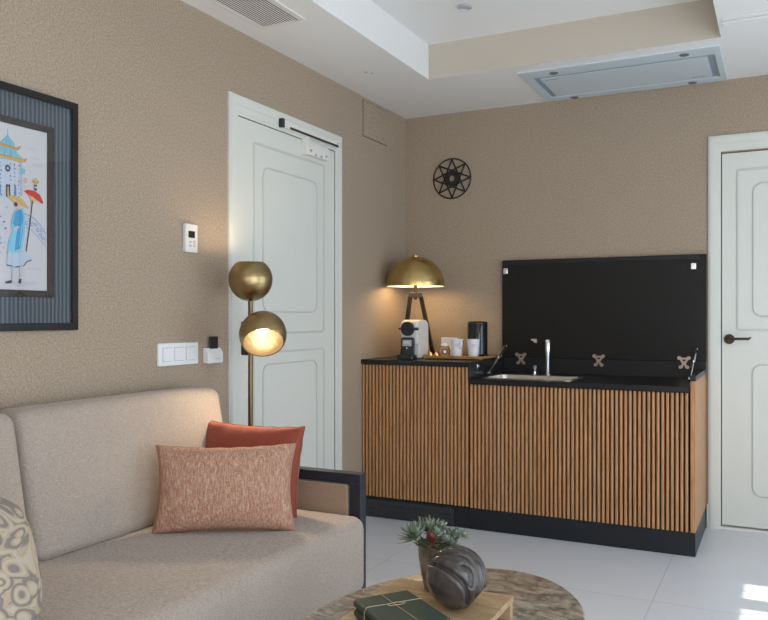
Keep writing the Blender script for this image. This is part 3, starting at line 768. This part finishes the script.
# pavilion
pp([(-3.10, 1.627), (-2.909, 1.640), (-2.906, 1.528), (-2.956, 1.510), (-3.10, 1.512)], 'pale')
pp([(-2.917, 1.639), (-2.909, 1.640), (-2.906, 1.528), (-2.916, 1.526)], 'grey')
for y in (-2.996, -2.978, -2.946, -2.930): pp([(y, 1.515), (y + .006, 1.515), (y + .006, 1.638), (y, 1.638)], 'paper')
for y in (-3.003, -2.984, -2.951, -2.936, -2.920):
    for k in range(9): pel(y + rg.uniform(-.002, .002), 1.522 + k * .0125, .0022, .003, rg.choice(['blue', 'ink', 'grey']), 7)
pel(-2.9605, 1.607, .0095, .0105, 'ink'); pel(-2.9605, 1.607, .0045, .005, 'grey')
pp([(-2.967, 1.556), (-2.952, 1.557), (-2.951, 1.518), (-2.967, 1.518)], 'ink'); pp([(-2.962, 1.550), (-2.957, 1.550), (-2.956, 1.520), (-2.962, 1.520)], 'ochre')
pp([(-2.937, 1.558), (-2.930, 1.558), (-2.929, 1.526), (-2.937, 1.524)], 'blue'); pp([(-2.998, 1.553), (-2.985, 1.553), (-2.985, 1.522), (-2.998, 1.521)], 'blue')
pp([(-3.05, 1.629), (-3.001, 1.674), (-2.936, 1.678), (-2.924, 1.658), (-2.903, 1.646), (-2.915, 1.633), (-2.956, 1.634), (-3.05, 1.627)], 'aqua')
for k in range(9):
    y = -3.000 + k * .0085; pp([(y, 1.638), (y + .002, 1.638), (-2.9635 + (y + 2.966) * .72, 1.672)], 'ink' if k % 3 == 0 else 'sky')
pp([(-3.04, 1.641), (-2.99, 1.648), (-2.933, 1.646), (-2.903, 1.645), (-2.888, 1.651), (-2.897, 1.636), (-2.915, 1.632), (-2.939, 1.635), (-2.99, 1.637), (-3.04, 1.631)], 'orange')
for k in range(12): pel(-3.0 + k * .0085, 1.639, .003, .0035, 'ochre', 8)
pp([(-2.993, 1.678), (-2.979, 1.694), (-2.971, 1.700), (-2.964, 1.711), (-2.959, 1.711), (-2.953, 1.702), (-2.943, 1.695), (-2.936, 1.686), (-2.933, 1.675)], 'aqua')
for k in range(6): pp([(-2.986 + k * .0085, 1.680), (-2.984 + k * .0085, 1.680), (-2.962 + (k - 2.6) * .001, 1.706)], 'sky' if k % 2 else 'blue')
pp([(-3.024, 1.681), (-2.99, 1.683), (-2.956, 1.680), (-2.930, 1.676), (-2.909, 1.689), (-2.922, 1.669), (-2.933, 1.669), (-2.962, 1.671), (-2.99, 1.672), (-3.024, 1.669)], 'orange')
stroke([(-2.9610, 1.708), (-2.9610, 1.729)], .002, 'orange')
pp([(-2.915, 1.619), (-2.896, 1.613), (-2.900, 1.596), (-2.915, 1.600)], 'aqua'); pel(-2.897, 1.578, .009, .010, 'pink', 9); pel(-2.905, 1.560, .008, .006, 'haze', 9)
# bridge arc and scrolls
pp([(-2.900, 1.473), (-2.867, 1.464), (-2.839, 1.443), (-2.818, 1.416), (-2.818, 1.372), (-2.850, 1.404), (-2.877, 1.424), (-2.905, 1.434)], 'haze')
stroke([(-2.900, 1.473), (-2.867, 1.464), (-2.839, 1.443), (-2.818, 1.416)], .002, 'blue'); stroke([(-2.905, 1.434), (-2.877, 1.424), (-2.850, 1.404), (-2.818, 1.372)], .003, 'grey')
for y, z in ((-2.884, 1.456), (-2.872, 1.440), (-2.857, 1.444), (-2.848, 1.424), (-2.835, 1.425), (-2.829, 1.397), (-2.841, 1.410), (-2.892, 1.443)):
    a0 = rg.uniform(0, 6); stroke([(y + .008 * (1 - i / 9) * math.cos(a0 + i * .75), z + .008 * (1 - i / 9) * math.sin(a0 + i * .75)) for i in range(8)], .0018, 'blue')
# blue speckled screen left of the figure
for k in range(46): pel(rg.uniform(-3.03, -2.965), rg.uniform(1.34, 1.505), rg.uniform(.002, .005), rg.uniform(.002, .005), rg.choice(['blue', 'grey', 'pale', 'pink', 'sky']), 7)
# left part of the sheet: a low wing, a tree and a hedge
pp([(-3.34, 1.50), (-3.12, 1.50), (-3.12, 1.58), (-3.34, 1.58)], 'pale'); pp([(-3.36, 1.58), (-3.10, 1.58), (-3.16, 1.62), (-3.30, 1.62)], 'aqua')
for k in range(6): pp([(-3.32 + k * .034, 1.51), (-3.305 + k * .034, 1.51), (-3.305 + k * .034, 1.56), (-3.32 + k * .034, 1.56)], 'blue')
stroke([(-3.25, 1.30), (-3.24, 1.40), (-3.25, 1.47)], .006, 'grey')
for k in range(14): pel(-3.25 + rg.uniform(-.06, .06), 1.46 + rg.uniform(-.04, .05), .016, .012, rg.choice(['aqua', 'pale', 'sky']), 9)
for k in range(20): pel(-3.34 + k * .015, 1.30 + rg.uniform(-.01, .01), .012, .010, rg.choice(['grey', 'pale', 'haze']), 8)
# red and ochre parasols
pp([(-2.904, 1.544), (-2.888, 1.550), (-2.863, 1.550), (-2.842, 1.540), (-2.829, 1.515), (-2.834, 1.512), (-2.851, 1.520), (-2.869, 1.529), (-2.888, 1.535)], 'red')
pp([(-2.891, 1.535), (-2.869, 1.529), (-2.849, 1.519), (-2.863, 1.516), (-2.868, 1.505), (-2.876, 1.507), (-2.877, 1.522)], 'ochre')
pel(-2.859, 1.580, .013, .007, 'orange'); pel(-2.859, 1.585, .007, .006, 'ochre'); pp([(-2.865, 1.570), (-2.854, 1.571), (-2.855, 1.551), (-2.864, 1.552)], 'ink'); pel(-2.859, 1.562, .005, .004, 'pale', 8)
stroke([(-2.871, 1.518), (-2.875, 1.486), (-2.884, 1.420), (-2.890, 1.388), (-2.895, 1.350)], .0035, 'ink')
pp([(-2.962, 1.519), (-2.943, 1.526), (-2.910, 1.518), (-2.882, 1.490), (-2.894, 1.492), (-2.920, 1.500), (-2.946, 1.506)], 'ochre')
for k in range(5): stroke([(-2.943, 1.524), (-2.952 + k * .015, 1.508 - k * .0035)], .0015, 'orange')
# figure in a blue robe
pel(-2.926, 1.493, .009, .010, 'pink'); pel(-2.933, 1.498, .006, .007, 'ink', 9)
pp([(-2.936, 1.477), (-2.907, 1.490), (-2.899, 1.463), (-2.900, 1.423), (-2.907, 1.366), (-2.923, 1.347), (-2.962, 1.346), (-2.960, 1.379), (-2.943, 1.414), (-2.952, 1.435)], 'sky')
pp([(-2.934, 1.477), (-2.912, 1.486), (-2.905, 1.463), (-2.908, 1.410), (-2.918, 1.360), (-2.938, 1.352), (-2.933, 1.395), (-2.928, 1.420), (-2.945, 1.436)], 'robe')
stroke([(-2.915, 1.480), (-2.918, 1.440), (-2.930, 1.420)], .003, 'blue'); stroke([(-2.910, 1.440), (-2.920, 1.370)], .003, 'sky')
pel(-2.927, 1.427, .008, .004, 'pink', 10); pel(-2.936, 1.420, .010, .003, 'pale', 10)
pp([(-2.962, 1.346), (-2.923, 1.347), (-2.900, 1.359), (-2.874, 1.326), (-2.894, 1.317), (-2.904, 1.305), (-2.933, 1.300), (-2.965, 1.301)], 'pale')
stroke([(-2.966, 1.306), (-2.935, 1.301), (-2.905, 1.306), (-2.893, 1.320), (-2.874, 1.327)], .003, 'ink'); stroke([(-2.945, 1.345), (-2.948, 1.302)], .0015, 'grey'); stroke([(-2.920, 1.346), (-2.918, 1.304)], .0015, 'grey')
pp([(-2.946, 1.302), (-2.936, 1.303), (-2.943, 1.258), (-2.949, 1.258)], 'haze'); pp([(-2.919, 1.304), (-2.906, 1.306), (-2.912, 1.262), (-2.919, 1.262)], 'haze')
pp([(-2.971, 1.254), (-2.949, 1.260), (-2.947, 1.250), (-2.971, 1.248)], 'ink'); pp([(-2.924, 1.251), (-2.920, 1.264), (-2.912, 1.265), (-2.915, 1.250)], 'ink')
pp([(-2.940, 1.243), (-2.860, 1.262), (-2.860, 1.254), (-2.925, 1.238)], 'haze')
obj('painting', bm, [pc[k] for k in keys], t, smooth=0)

# ---------------------------------------------------------------- floor lamp
GX, GY = .191, -1.940
t = thing('floor_lamp', 'slim brass floor lamp with two globe heads between sofa and left door', 'floor lamp', (GX, GY, 0))
bm = NB(); lathe(bm, [(0, 0), (.12, 0), (.12, .012), (.115, .016), (.015, .018), (0, .018)], (GX, GY, .0005), seg=48); obj('base', bm, m_brass, t)
bm = NB(); cyl(bm, (GX, GY, .017), (GX, GY, 1.225), .0105, seg=20); obj('pole', bm, m_polebrass, t)
def globe(c, axis, r, cut, name, lab):
    bm = NB(); a0 = math.acos(cut / r)
    out = [(r * math.sin(a), -r * math.cos(a)) for a in [(math.pi - a0) * i / 30 for i in range(31)]]
    ri_ = r - .004
    inn = [(ri_ * math.sin(a), -ri_ * math.cos(a)) for a in [(math.pi - a0) * i / 30 for i in range(31)]]
    lathe(bm, out, c, axis, 56, 0); lathe(bm, inn, c, axis, 56, 1); lathe(bm, [out[-1], inn[-1]], c, axis, 56, 0)
    o = obj(name, bm, [m_brass, m_brassin], t); o['label'] = lab
    d = Vector(axis).normalized(); c = Vector(c)
    bm = NB(); q = c - d * r * .35
    lathe(bm, [(0, -.03)] + [(.027 * math.sin(R(a)), -.027 * math.cos(R(a)) + .0) for a in range(20, 180, 20)] + [(0, .027)], q, d, 20); obj('bulb', bm, m_bulb, o)
    bm = NB(); cyl(bm, c - d * (r - .006), c - d * r * .6, .017, seg=18); obj('socket', bm, m_bronze, o)
    return o
C1 = Vector((GX, GY, 1.300)); C2 = Vector((.308, -2.018, 1.075))
globe(C1, (0, 0, 1), .091, .072, 'lamp_shade', 'brass globe opening upward')
V = (Vector((2.164, -4.65, 1.145)) - C2).normalized()
side = Vector((-V.y, V.x, 0)).normalized(); upv = V.cross(side); upv = -upv if upv.z < 0 else upv
AX = (V * math.cos(R(47)) - upv * math.sin(R(47)) + side * .04).normalized()
globe(C2, AX, .0945, .047, 'lamp_shade', 'brass globe tilted down, open to the room')
bm = NB(); box(bm, GX - .044, GX - .006, GY - .010, GY + .010, .985, 1.125); obj('bracket', bm, m_bronze, t, bevel=.005)
bm = NB(); cyl(bm, (GX, GY, 1.075), C2 - AX * .085, .009, seg=14); cyl(bm, (GX, GY, 1.05), (GX, GY, 1.10), .0145, seg=18); obj('arm', bm, m_brass, t)
light('floor_lamp_up_light', 'POINT', C1 + Vector((0, 0, .040)), 2.6, (1, .76, .48), shadow_soft_size=.02)
light('floor_lamp_down_light', 'SPOT', C2 + AX * .040, 17, (1, .76, .48), AX.to_track_quat('-Z', 'Y').to_euler(), shadow_soft_size=.03, spot_size=R(128), spot_blend=.6)

# ---------------------------------------------------------------- sofa
SYR = -2.066          # outer face of the far arm
SYL = -4.55           # outer face of the near arm
t = thing('sofa', 'greige linen sofa with charcoal-framed arms along the left wall', 'sofa', (.42, -3.2, 0))
def cushion(bm, pts8, n=10, puff=0.0, axis=None):
    """soft box from 8 corners given as function of (u,v,w) trilinear"""
    pass
def softbox(name, x0, x1, y0, y1, z0, z1, m, parent, r, lean=0, puff=.0, segs=6):
    bm = NB(); nx, ny, nz = 6, 12, 8
    bmesh.ops.create_cube(bm, size=1)
    bmesh.ops.subdivide_edges(bm, edges=bm.edges[:], cuts=11, use_grid_fill=True)
    L = (x1 - x0, y1 - y0, z1 - z0); c = Vector(((x0 + x1) / 2, (y0 + y1) / 2, (z0 + z1) / 2))
    for v in bm.verts:
        p = [v.co[i] * L[i] for i in range(3)]
        # redistribute so subdivisions crowd the rounded edges
        q = []
        for i in range(3):
            s = v.co[i] * 2; hl = L[i] / 2; k = min(.9, r / hl)
            a = abs(s)
            a2 = a * (1 - k) / .5 if a <= .5 else (1 - k) + (a - .5) / .5 * k
            q.append(math.copysign(a2 * hl, s))
        inn = Vector([max(-(L[i] / 2 - r), min(L[i] / 2 - r, q[i])) for i in range(3)])
        d = Vector(q) - inn
        if d.length > 1e-7:
            m_ = max(abs(d.x), abs(d.y), abs(d.z)); d = d.normalized() * m_ if True else d
        p = inn + d
        uu = [p[i] / (L[i] / 2) for i in range(3)]
        bul = puff * (1 - uu[0] ** 2 if False else 1)
        p = Vector(p)
        p.x += puff * math.copysign(1, p.x) * max(0, 1 - uu[1] ** 4) * max(0, 1 - uu[2] ** 4) * abs(uu[0])
        p.z += puff * .6 * math.copysign(1, p.z) * max(0, 1 - uu[1] ** 4) * max(0, 1 - uu[0] ** 4) * abs(uu[2])
        p += c
        p.x += lean * (p.z - z0)
        v.co = p
    return obj(name, bm, m, parent, smooth=60)
AY0 = SYR - .045
def arm(ya, yb, lab=None):
    bm = NB()
    X0, X1, ZT = .045, .800, .573
    # frame loop (top rail, front post, rear post, low rail)
    box(bm, X0, X1, ya, yb, ZT - .036, ZT); box(bm, X1 - .042, X1, ya, yb, .012, ZT - .036); box(bm, X0, X0 + .042, ya, yb, .012, ZT - .036); box(bm, X0 + .042, X1 - .042, ya, yb, .12, .16)
    a = obj('arm_frame', bm, m_armframe, t, smooth=0, bevel=.002); a['label'] = 'charcoal painted square frame'
    bm = NB(); prism(bm, rrect(X0 + .045, X1 - .052, .165, ZT - .042, .012), Matrix(((1, 0, 0, 0), (0, 0, 1, ya - .004), (0, 1, 0, 0), (0, 0, 0, 1))), abs(yb - ya) + .008)
    p = obj('arm_panel', bm, m_armpad, t, bevel=.004); p['label'] = 'tan upholstered panel'
arm(AY0, SYR); arm(SYL, SYL + .045)
bm = NB(); box(bm, .05, .76, SYL + .05, AY0 - .005, .10, .16); obj('base_rail', bm, m_armframe, t, bevel=.003)
softbox('seat', .10, .832, SYL + .05, AY0 - .001, .155, .430, m_sofa, t, .045, puff=.006)
# back cushions, front face leaning from X=.25 at the seat to X=.17 at the top
ysplit = -3.052
for a, b in ((ysplit + .003, AY0 - .006), (ysplit - .90, ysplit - .003)):
    softbox('back_cushion', .115, .262, a, b, .428, .868, m_sofa, t, .040, lean=-.19, puff=.004)
softbox('back_cushion', .115, .262, SYL + .05, ysplit - .906, .428, .868, m_sofa, t, .040, lean=-.19, puff=.004)
for x in (.10, .72):
    for y in (-2.25, -3.3, -4.35):
        bm = NB(); box(bm, x, x + .04, y, y + .04, .001, .10); obj('leg', bm, m_armframe, t, smooth=0)

# ---------------------------------------------------------------- cushions
def pillow(name, c, right, up, wd, ht, th, m, label, pinch=.07, seed=1, rip=.0015, rnd_c=.0):
    rnd = random.Random(seed); ph = [rnd.uniform(0, 6.28) for _ in range(8)]
    right = Vector(right).normalized(); up = Vector(up); up = (up - right * up.dot(right)).normalized(); nrm = right.cross(up)
    N = 40; bm = NB(); c = Vector(c)
    def pos(i, j, s):
        u = -1 + 2 * i / N; v = -1 + 2 * j / N
        uu = math.sin(u * math.pi / 2) * .35 + u * .65; vv = math.sin(v * math.pi / 2) * .35 + v * .65
        ex = wd / 2 * uu * (1 - pinch * (1 - vv * vv) * abs(uu) ** 2); ey = ht / 2 * vv * (1 - pinch * (1 - uu * uu) * abs(vv) ** 2)
        cr_ = 1 - rnd_c * uu ** 4 * vv ** 4; ex *= cr_; ey *= cr_
        k = max(0, (1 - uu ** 2)) ** .5 * max(0, (1 - vv ** 2)) ** .5
        k = k ** .72
        t_ = th / 2 * k
        wr = rip * (math.sin(9 * uu + ph[0] + 3 * vv) + math.sin(13 * vv + ph[1] - 4 * uu) + math.sin(17 * uu * vv + ph[2])) * k ** .4 * (1 - k) * 2
        edge = (1 - k) * rip * 1.2 * (math.sin(21 * uu + ph[3]) + math.sin(19 * vv + ph[4]))
        return Vector((ex, ey + edge * .6, s * (t_ + wr)))
    M = Matrix.Identity(4)
    for r_, vec in enumerate((right, up, nrm)):
        for q in range(3): M[q][r_] = vec[q]
    M.translation = c
    G = {}
    for s in (1, -1):
        for i in range(N + 1):
            for j in range(N + 1):
                e = i in (0, N) or j in (0, N)
                if s == -1 and e: G[(i, j, s)] = G[(i, j, 1)]
                else:
                    p = pos(i, j, s)
                    if e: p.z = 0
                    G[(i, j, s)] = bm.verts.new(p)
        for i in range(N):
            for j in range(N):
                q = [G[(i, j, s)], G[(i + 1, j, s)], G[(i + 1, j + 1, s)], G[(i, j + 1, s)]]
                bm.faces.new(q if s == 1 else q[::-1])
    # piping seam
    ring = [(i, 0) for i in range(N)] + [(N, j) for j in range(N)] + [(N - i, N) for i in range(N)] + [(0, N - j) for j in range(N)]
    pts = [G[(i, j, 1)].co.copy() for i, j in ring]
    o = obj(name, bm, m, None, smooth=180)
    o.matrix_world = M
    tag(o, label, 'cushion')
    bm = NB(); tube(bm, pts, .0022, 6, close=True)
    s_ = obj('seam', bm, m, None); s_.parent = o
    return o
def lean(nx, ny, deg):
    """up vector leaning backwards (away from the facing direction nx, ny)"""
    n = Vector((nx, ny, 0)).normalized(); return Vector((-n.x * math.sin(R(deg)), -n.y * math.sin(R(deg)), math.cos(R(deg))))
pillow('throw_cushion', (.486, -2.488, .567), (.846, .533, 0), lean(.533, -.846, 17), .474, .297, .170, m_pink, 'salmon pink slubbed lumbar cushion, in front of the terracotta one', seed=3, pinch=.09)
pillow('throw_cushion', (.395, -2.235, .583), (1, .02, .0), lean(0, -1, 10), .455, .335, .125, m_red, 'plain terracotta cushion leaning in the sofa corner by the arm', seed=5)
pillow('throw_cushion', (.545, -3.570, .582), (.35, 1, 0), lean(1, -.35, 32), .42, .345, .18, m_paisley, 'grey and cream scroll-patterned cushion at the sofa back seam', seed=9, pinch=-.06, rnd_c=.17)

# ---------------------------------------------------------------- coffee table
TCX, TCY, TR, TZ = 1.407, -2.862, .350, .380
t = thing('coffee_table', 'oval brown marble coffee table in front of the sofa', 'coffee table', (TCX, TCY, 0))
bm = NB(); lathe(bm, [(0, 0), (.985, 0), (1, .004), (1, .018), (.988, .022), (0, .022)], seg=128)
bmesh.ops.transform(bm, matrix=Matrix.Translation((1.407, -2.862, TZ - .022)) @ Matrix.Rotation(-.101, 4, 'Z') @ Matrix.Diagonal((.333, .54, 1, 1)), verts=bm.verts[:])
obj('tabletop', bm, m_marble, t)
bm = NB(); lathe(bm, [(0, 0), (.15, 0), (.15, .01), (.03, .02), (.025, .34), (.12, .357), (0, .357)], (TCX, TCY, .0008), seg=40); obj('pedestal', bm, m_iron, t)

BX0, BX1, BY0, BY1 = 1.235, 1.556, -3.035, -2.695
t = thing('display_board', 'low pale wooden display board on feet, lying on the marble table', 'display board', ((BX0 + BX1) / 2, (BY0 + BY1) / 2, TZ))
bm = NB(); box(bm, BX0, BX1, BY0, BY1, .421, .436); obj('board_top', bm, m_board, t, bevel=.002)
for y in (BY0 + .002, BY1 - .024):
    bm = NB(); box(bm, BX0 + .004, BX1 - .002, y, y + .022, TZ + .0005, .421); obj('board_foot', bm, m_board, t, bevel=.001)
# trim so that it stays on the table

def book(z0, z1, dx, ang, label):
    A = Vector((1.263, -2.992, 0)); B = Vector((1.336, -2.896, 0)); ex = (B - A).normalized(); ey = Vector((ex.y, -ex.x, 0))
    o = A + ey * dx; L1 = .135; L2 = .205
    M = Matrix(((ex.x, ey.x, 0, o.x), (ex.y, ey.y, 0, o.y), (0, 0, 1, 0), (0, 0, 0, 1))) @ Matrix.Rotation(R(ang), 4, 'Z')
    t = thing('book', label, 'book', (o.x, o.y, z0), 'green notebooks tied with twine')
    bm = NB(); th = z1 - z0
    box(bm, -.002, L1, 0, L2, z1 - .003, z1, M=M); box(bm, -.002, L1, 0, L2, z0, z0 + .003, M=M)
    pr = [(-.002, 0), (-.008, th * .2), (-.0095, th * .5), (-.008, th * .8), (-.002, th)]
    # rounded spine along local y at x = 0
    prism(bm, [(x, z0 + z) for x, z in pr], M @ Matrix(((1, 0, 0, 0), (0, 0, 1, 0), (0, 1, 0, 0), (0, 0, 0, 1))), L2)
    obj('cover', bm, m_book, t, smooth=40, bevel=.0008)
    bm = NB(); box(bm, 0, L1 - .004, .004, L2 - .004, z0 + .003, z1 - .003, M=M); obj('pages', bm, m_page, t, smooth=0)
    return M, L1, L2
book(.4365, .4565, .003, 1.5, 'lower dark green notebook of the twine-tied pair on the board')
M, L1, L2 = book(.457, .477, 0, 0, 'upper dark green notebook of the twine-tied pair on the board')
bm = NB(); r_ = .0009; za, zb = .4362 + .002, .4785
def P3(x, y, z): return M @ Vector((x, y, z))
for y in (.066,):
    tube(bm, [P3(-.011, y, .446), P3(-.011, y, .468), P3(-.004, y, zb), P3(L1 + .0015, y + .003, zb), P3(L1 + .0015, y + .003, .440)], r_, 6)
tube(bm, [P3(.062, -.0015, .440), P3(.062, -.0015, zb), P3(.064, L2 + .0015, zb), P3(.064, L2 + .0015, .440)], r_, 6)
q = [P3(.066 + .022 * math.sin(s * .35) , .066 + .03 * math.sin(s * .18) * (1 if s < 18 else -1) * .6, zb + .001) for s in range(0, 18)]
tube(bm, q, r_, 6)
tag(obj('twine', bm, m_twine), 'pale twine tied around the two green notebooks', 'twine')

# knot sculpture
KC = Vector((1.455, -2.836, .436 + .0735)); KR = .0735
bm = NB(); bmesh.ops.create_uvsphere(bm, u_segments=128, v_segments=96, radius=1)
Vc = (Vector((2.162, -4.65, 1.145)) - KC).normalized()
sx = Vector((-Vc.y, Vc.x, 0)).normalized()
if sx.x < 0: sx = -sx
uz = Vc.cross(sx); uz = uz if uz.z > 0 else -uz
# creases between the wrapped coils, as polylines in view-oriented sphere coordinates (a = right, b = up)
def cur(pts, n=90):
    out = []
    for i in range(n):
        s = i / (n - 1) * (len(pts) - 1); k = min(int(s), len(pts) - 2); f = s - k
        p0 = pts[max(k - 1, 0)]; p1 = pts[k]; p2 = pts[k + 1]; p3 = pts[min(k + 2, len(pts) - 1)]
        c = [.5 * (2 * p1[d] + (p2[d] - p0[d]) * f + (2 * p0[d] - 5 * p1[d] + 4 * p2[d] - p3[d]) * f * f + (-p0[d] + 3 * p1[d] - 3 * p2[d] + p3[d]) * f ** 3) for d in range(3)]
        v = sx * c[0] + uz * c[1] + Vc * c[2]; out.append(v.normalized())
    return out
creases = [
    cur([(-.85, .42, .3), (-.58, .34, .74), (-.28, .20, .94), (.02, .0, 1), (.26, -.26, .93), (.36, -.58, .72), (.30, -.85, .4)]),
    cur([(.20, .34, .92), (.42, .22, .88), (.50, -.04, .86), (.46, -.26, .85)]),
    cur([(-.72, .62, .2), (-.40, .72, .55), (.05, .70, .70), (.45, .50, .72), (.66, .15, .72), (.70, -.25, .66), (.62, -.55, .52), (.55, -.8, .2)]),
    cur([(.30, .95, .1), (.68, .66, .32), (.90, .20, .40), (.92, -.25, .35), (.80, -.60, .15)]),
    cur([(-.3, .95, .1), (-.72, .66, -.2), (-.9, .2, -.5), (-.6, -.3, -.8), (0, -.5, -.9), (.6, -.3, -.7), (.9, -.3, -.1)]),
    cur([(.2, .3, -1), (-.3, .5, -.8), (-.5, .1, -.9), (-.1, -.2, -1), (.4, 0, -.95), (.6, .5, -.6)]),
]
from mathutils import kdtree
tot = sum(len(c) for c in creases); kd = kdtree.KDTree(tot); i_ = 0
for c in creases:
    for p in c: kd.insert(p, i_); i_ += 1
kd.balance()
for v in bm.verts:
    n = v.co.normalized(); co, ix, d = kd.find(n)
    dep = .13 * math.exp(-(d / .055) ** 2) - .03 * math.exp(-((d - .16) / .10) ** 2)
    lowr = max(0, n.dot((sx * .75 - uz * .66).normalized()) - .86) * 1.0
    r_ = KR * (1.0 - dep * 1.0 - lowr)
    v.co = n * r_ + KC
zmin = min(v.co.z for v in bm.verts)
for v in bm.verts:
    v.co.z += .4364 - zmin
    if v.co.z < .4368: v.co.z = .4366
tag(obj('knot_sculpture', bm, m_ball, smooth=180), 'round dark glazed stoneware knot in front of the succulent pot', 'sculpture')

# potted succulents
PX, PY = 1.362, -2.738
t = thing('potted_succulent', 'mixed silvery succulents in an olive glazed pot behind the dark knot', 'potted plant', (PX, PY, .436))
bm = NB(); lathe(bm, [(0, 0), (.030, 0), (.033, .003), (.041, .04), (.0475, .085), (.0495, .120), (.047, .120), (.044, .085), (.04, .05), (0, .05)], (PX, PY, .4365), seg=48); obj('pot', bm, m_pot, t)
bm = NB(); lathe(bm, [(0, .112), (.046, .108)], (PX, PY, .4365), seg=32); obj('soil', bm, m_leafd, t)
def leaf(bm, o, d, L, wd, curl, thick, mi=0):
    """plump pointed succulent leaf"""
    o = Vector(o); d = Vector(d).normalized()
    sd = d.cross(Vector((0, 0, 1))); sd = sd.normalized() if sd.length > .1 else Vector((1, 0, 0)); nu = sd.cross(d)
    prev = None; n = 6
    for i in range(n + 1):
        s = i / n; p = o + d * L * s + nu * curl * L * s * s
        wv_ = wd * (math.sin(math.pi * min(1, .15 + s * .85)) ** .8) * (1 if s < .95 else .2) + .0004
        th = thick * (1 - s * .8)
        ring = [bm.verts.new(p + sd * wv_ * math.cos(a) + nu * th * math.sin(a)) for a in [math.pi / 3 * k for k in range(6)]]
        if prev:
            for k in range(6):
                f = bm.faces.new((prev[k], prev[(k + 1) % 6], ring[(k + 1) % 6], ring[k])); f.material_index = mi
        else: bm.faces.new(ring[::-1])
        prev = ring
    bm.faces.new(prev)
def rosette(name, c, axis, n, L, wd, m, rnd, lo=20, hi=85, curl=.25, thick=.0022, lab=None):
    bm = NB(); Mx = basis(axis)
    for i in range(n):
        s = i / n; a = i * 2.39996; el = R(lo + (hi - lo) * s)
        d = Mx.to_3x3() @ Vector((math.cos(a) * math.cos(el), math.sin(a) * math.cos(el), math.sin(el)))
        d += Vector([rnd.uniform(-.1, .1) for _ in range(3)])
        leaf(bm, Vector(c) + Mx.to_3x3() @ Vector((0, 0, L * .12 * s)), d, L * (1 - .45 * s) * rnd.uniform(.85, 1.1), wd * (1 - .3 * s), curl, thick)
    o = obj(name, bm, m, t, smooth=70)
    if lab: o['label'] = lab
rnd = random.Random(4)
cr = Vector((R(0), 0, 0)); ir = Vector((.892, .452, 0)); iv = Vector((.452, -.892, 0))   # picture right, towards the viewer
base = Vector((PX, PY, .4365 + .118))
def at(r_, f_, z_): return base + ir * (r_ - .014) + iv * f_ + Vector((0, 0, z_))
rosette('spiky_rosette', at(-.040, .005, .016), (-.50, -.20, .8), 46, .060, .0062, m_leaf, rnd, 8, 82, .15, lab='silvery spiky leaves')
rosette('spiky_rosette', at(-.004, -.012, .026), (-.05, 0, 1), 38, .056, .0058, m_leaf, rnd, 5, 85, .15, lab='silvery spiky leaves')
rosette('red_rosette', at(-.002, .034, .020), (.25, -.65, .7), 34, .026, .0062, m_leafr, rnd, 5, 85, .3, lab='dark red rosette')
for k, (a, b, z, L) in enumerate(((.030, .026, .014, .026), (.046, .000, .020, .024), (.026, -.004, .038, .026), (.064, .010, .026, .022), (.050, .030, .004, .022), (.012, .030, .036, .020), (.012, -.03, .022, .026))):
    rosette('plump_rosette', at(a, b, z), (.4 * (k % 2) + .1, -.3, 1), 26, L, .0058, m_leaf2, rnd, 0, 80, .35, .003)
rosette('plump_rosette', at(.082, .006, .022), (.8, .2, .7), 20, .018, .005, m_leaf2, rnd, 0, 80, .35, .003)
bm = NB()
for i in range(34):
    a = i * 2.39996; leaf(bm, base + Vector((math.cos(a) * .030, math.sin(a) * .030, -.008)), (math.cos(a), math.sin(a), .12 + rnd.uniform(-.1, .45)), .034 * rnd.uniform(.7, 1.1), .0075, .2, .0015)
for a, b, z in ((.046, .0, .0), (.07, .008, .01), (-.035, .0, 0)):
    tube(bm, [at(a * .3, b, -.01), at(a * .7, b, z * .6), at(a, b, z + .01)], .004, 6)
o = obj('low_leaves', bm, m_leafd, t, smooth=70); o['label'] = 'deep green leaves over the pot rim'
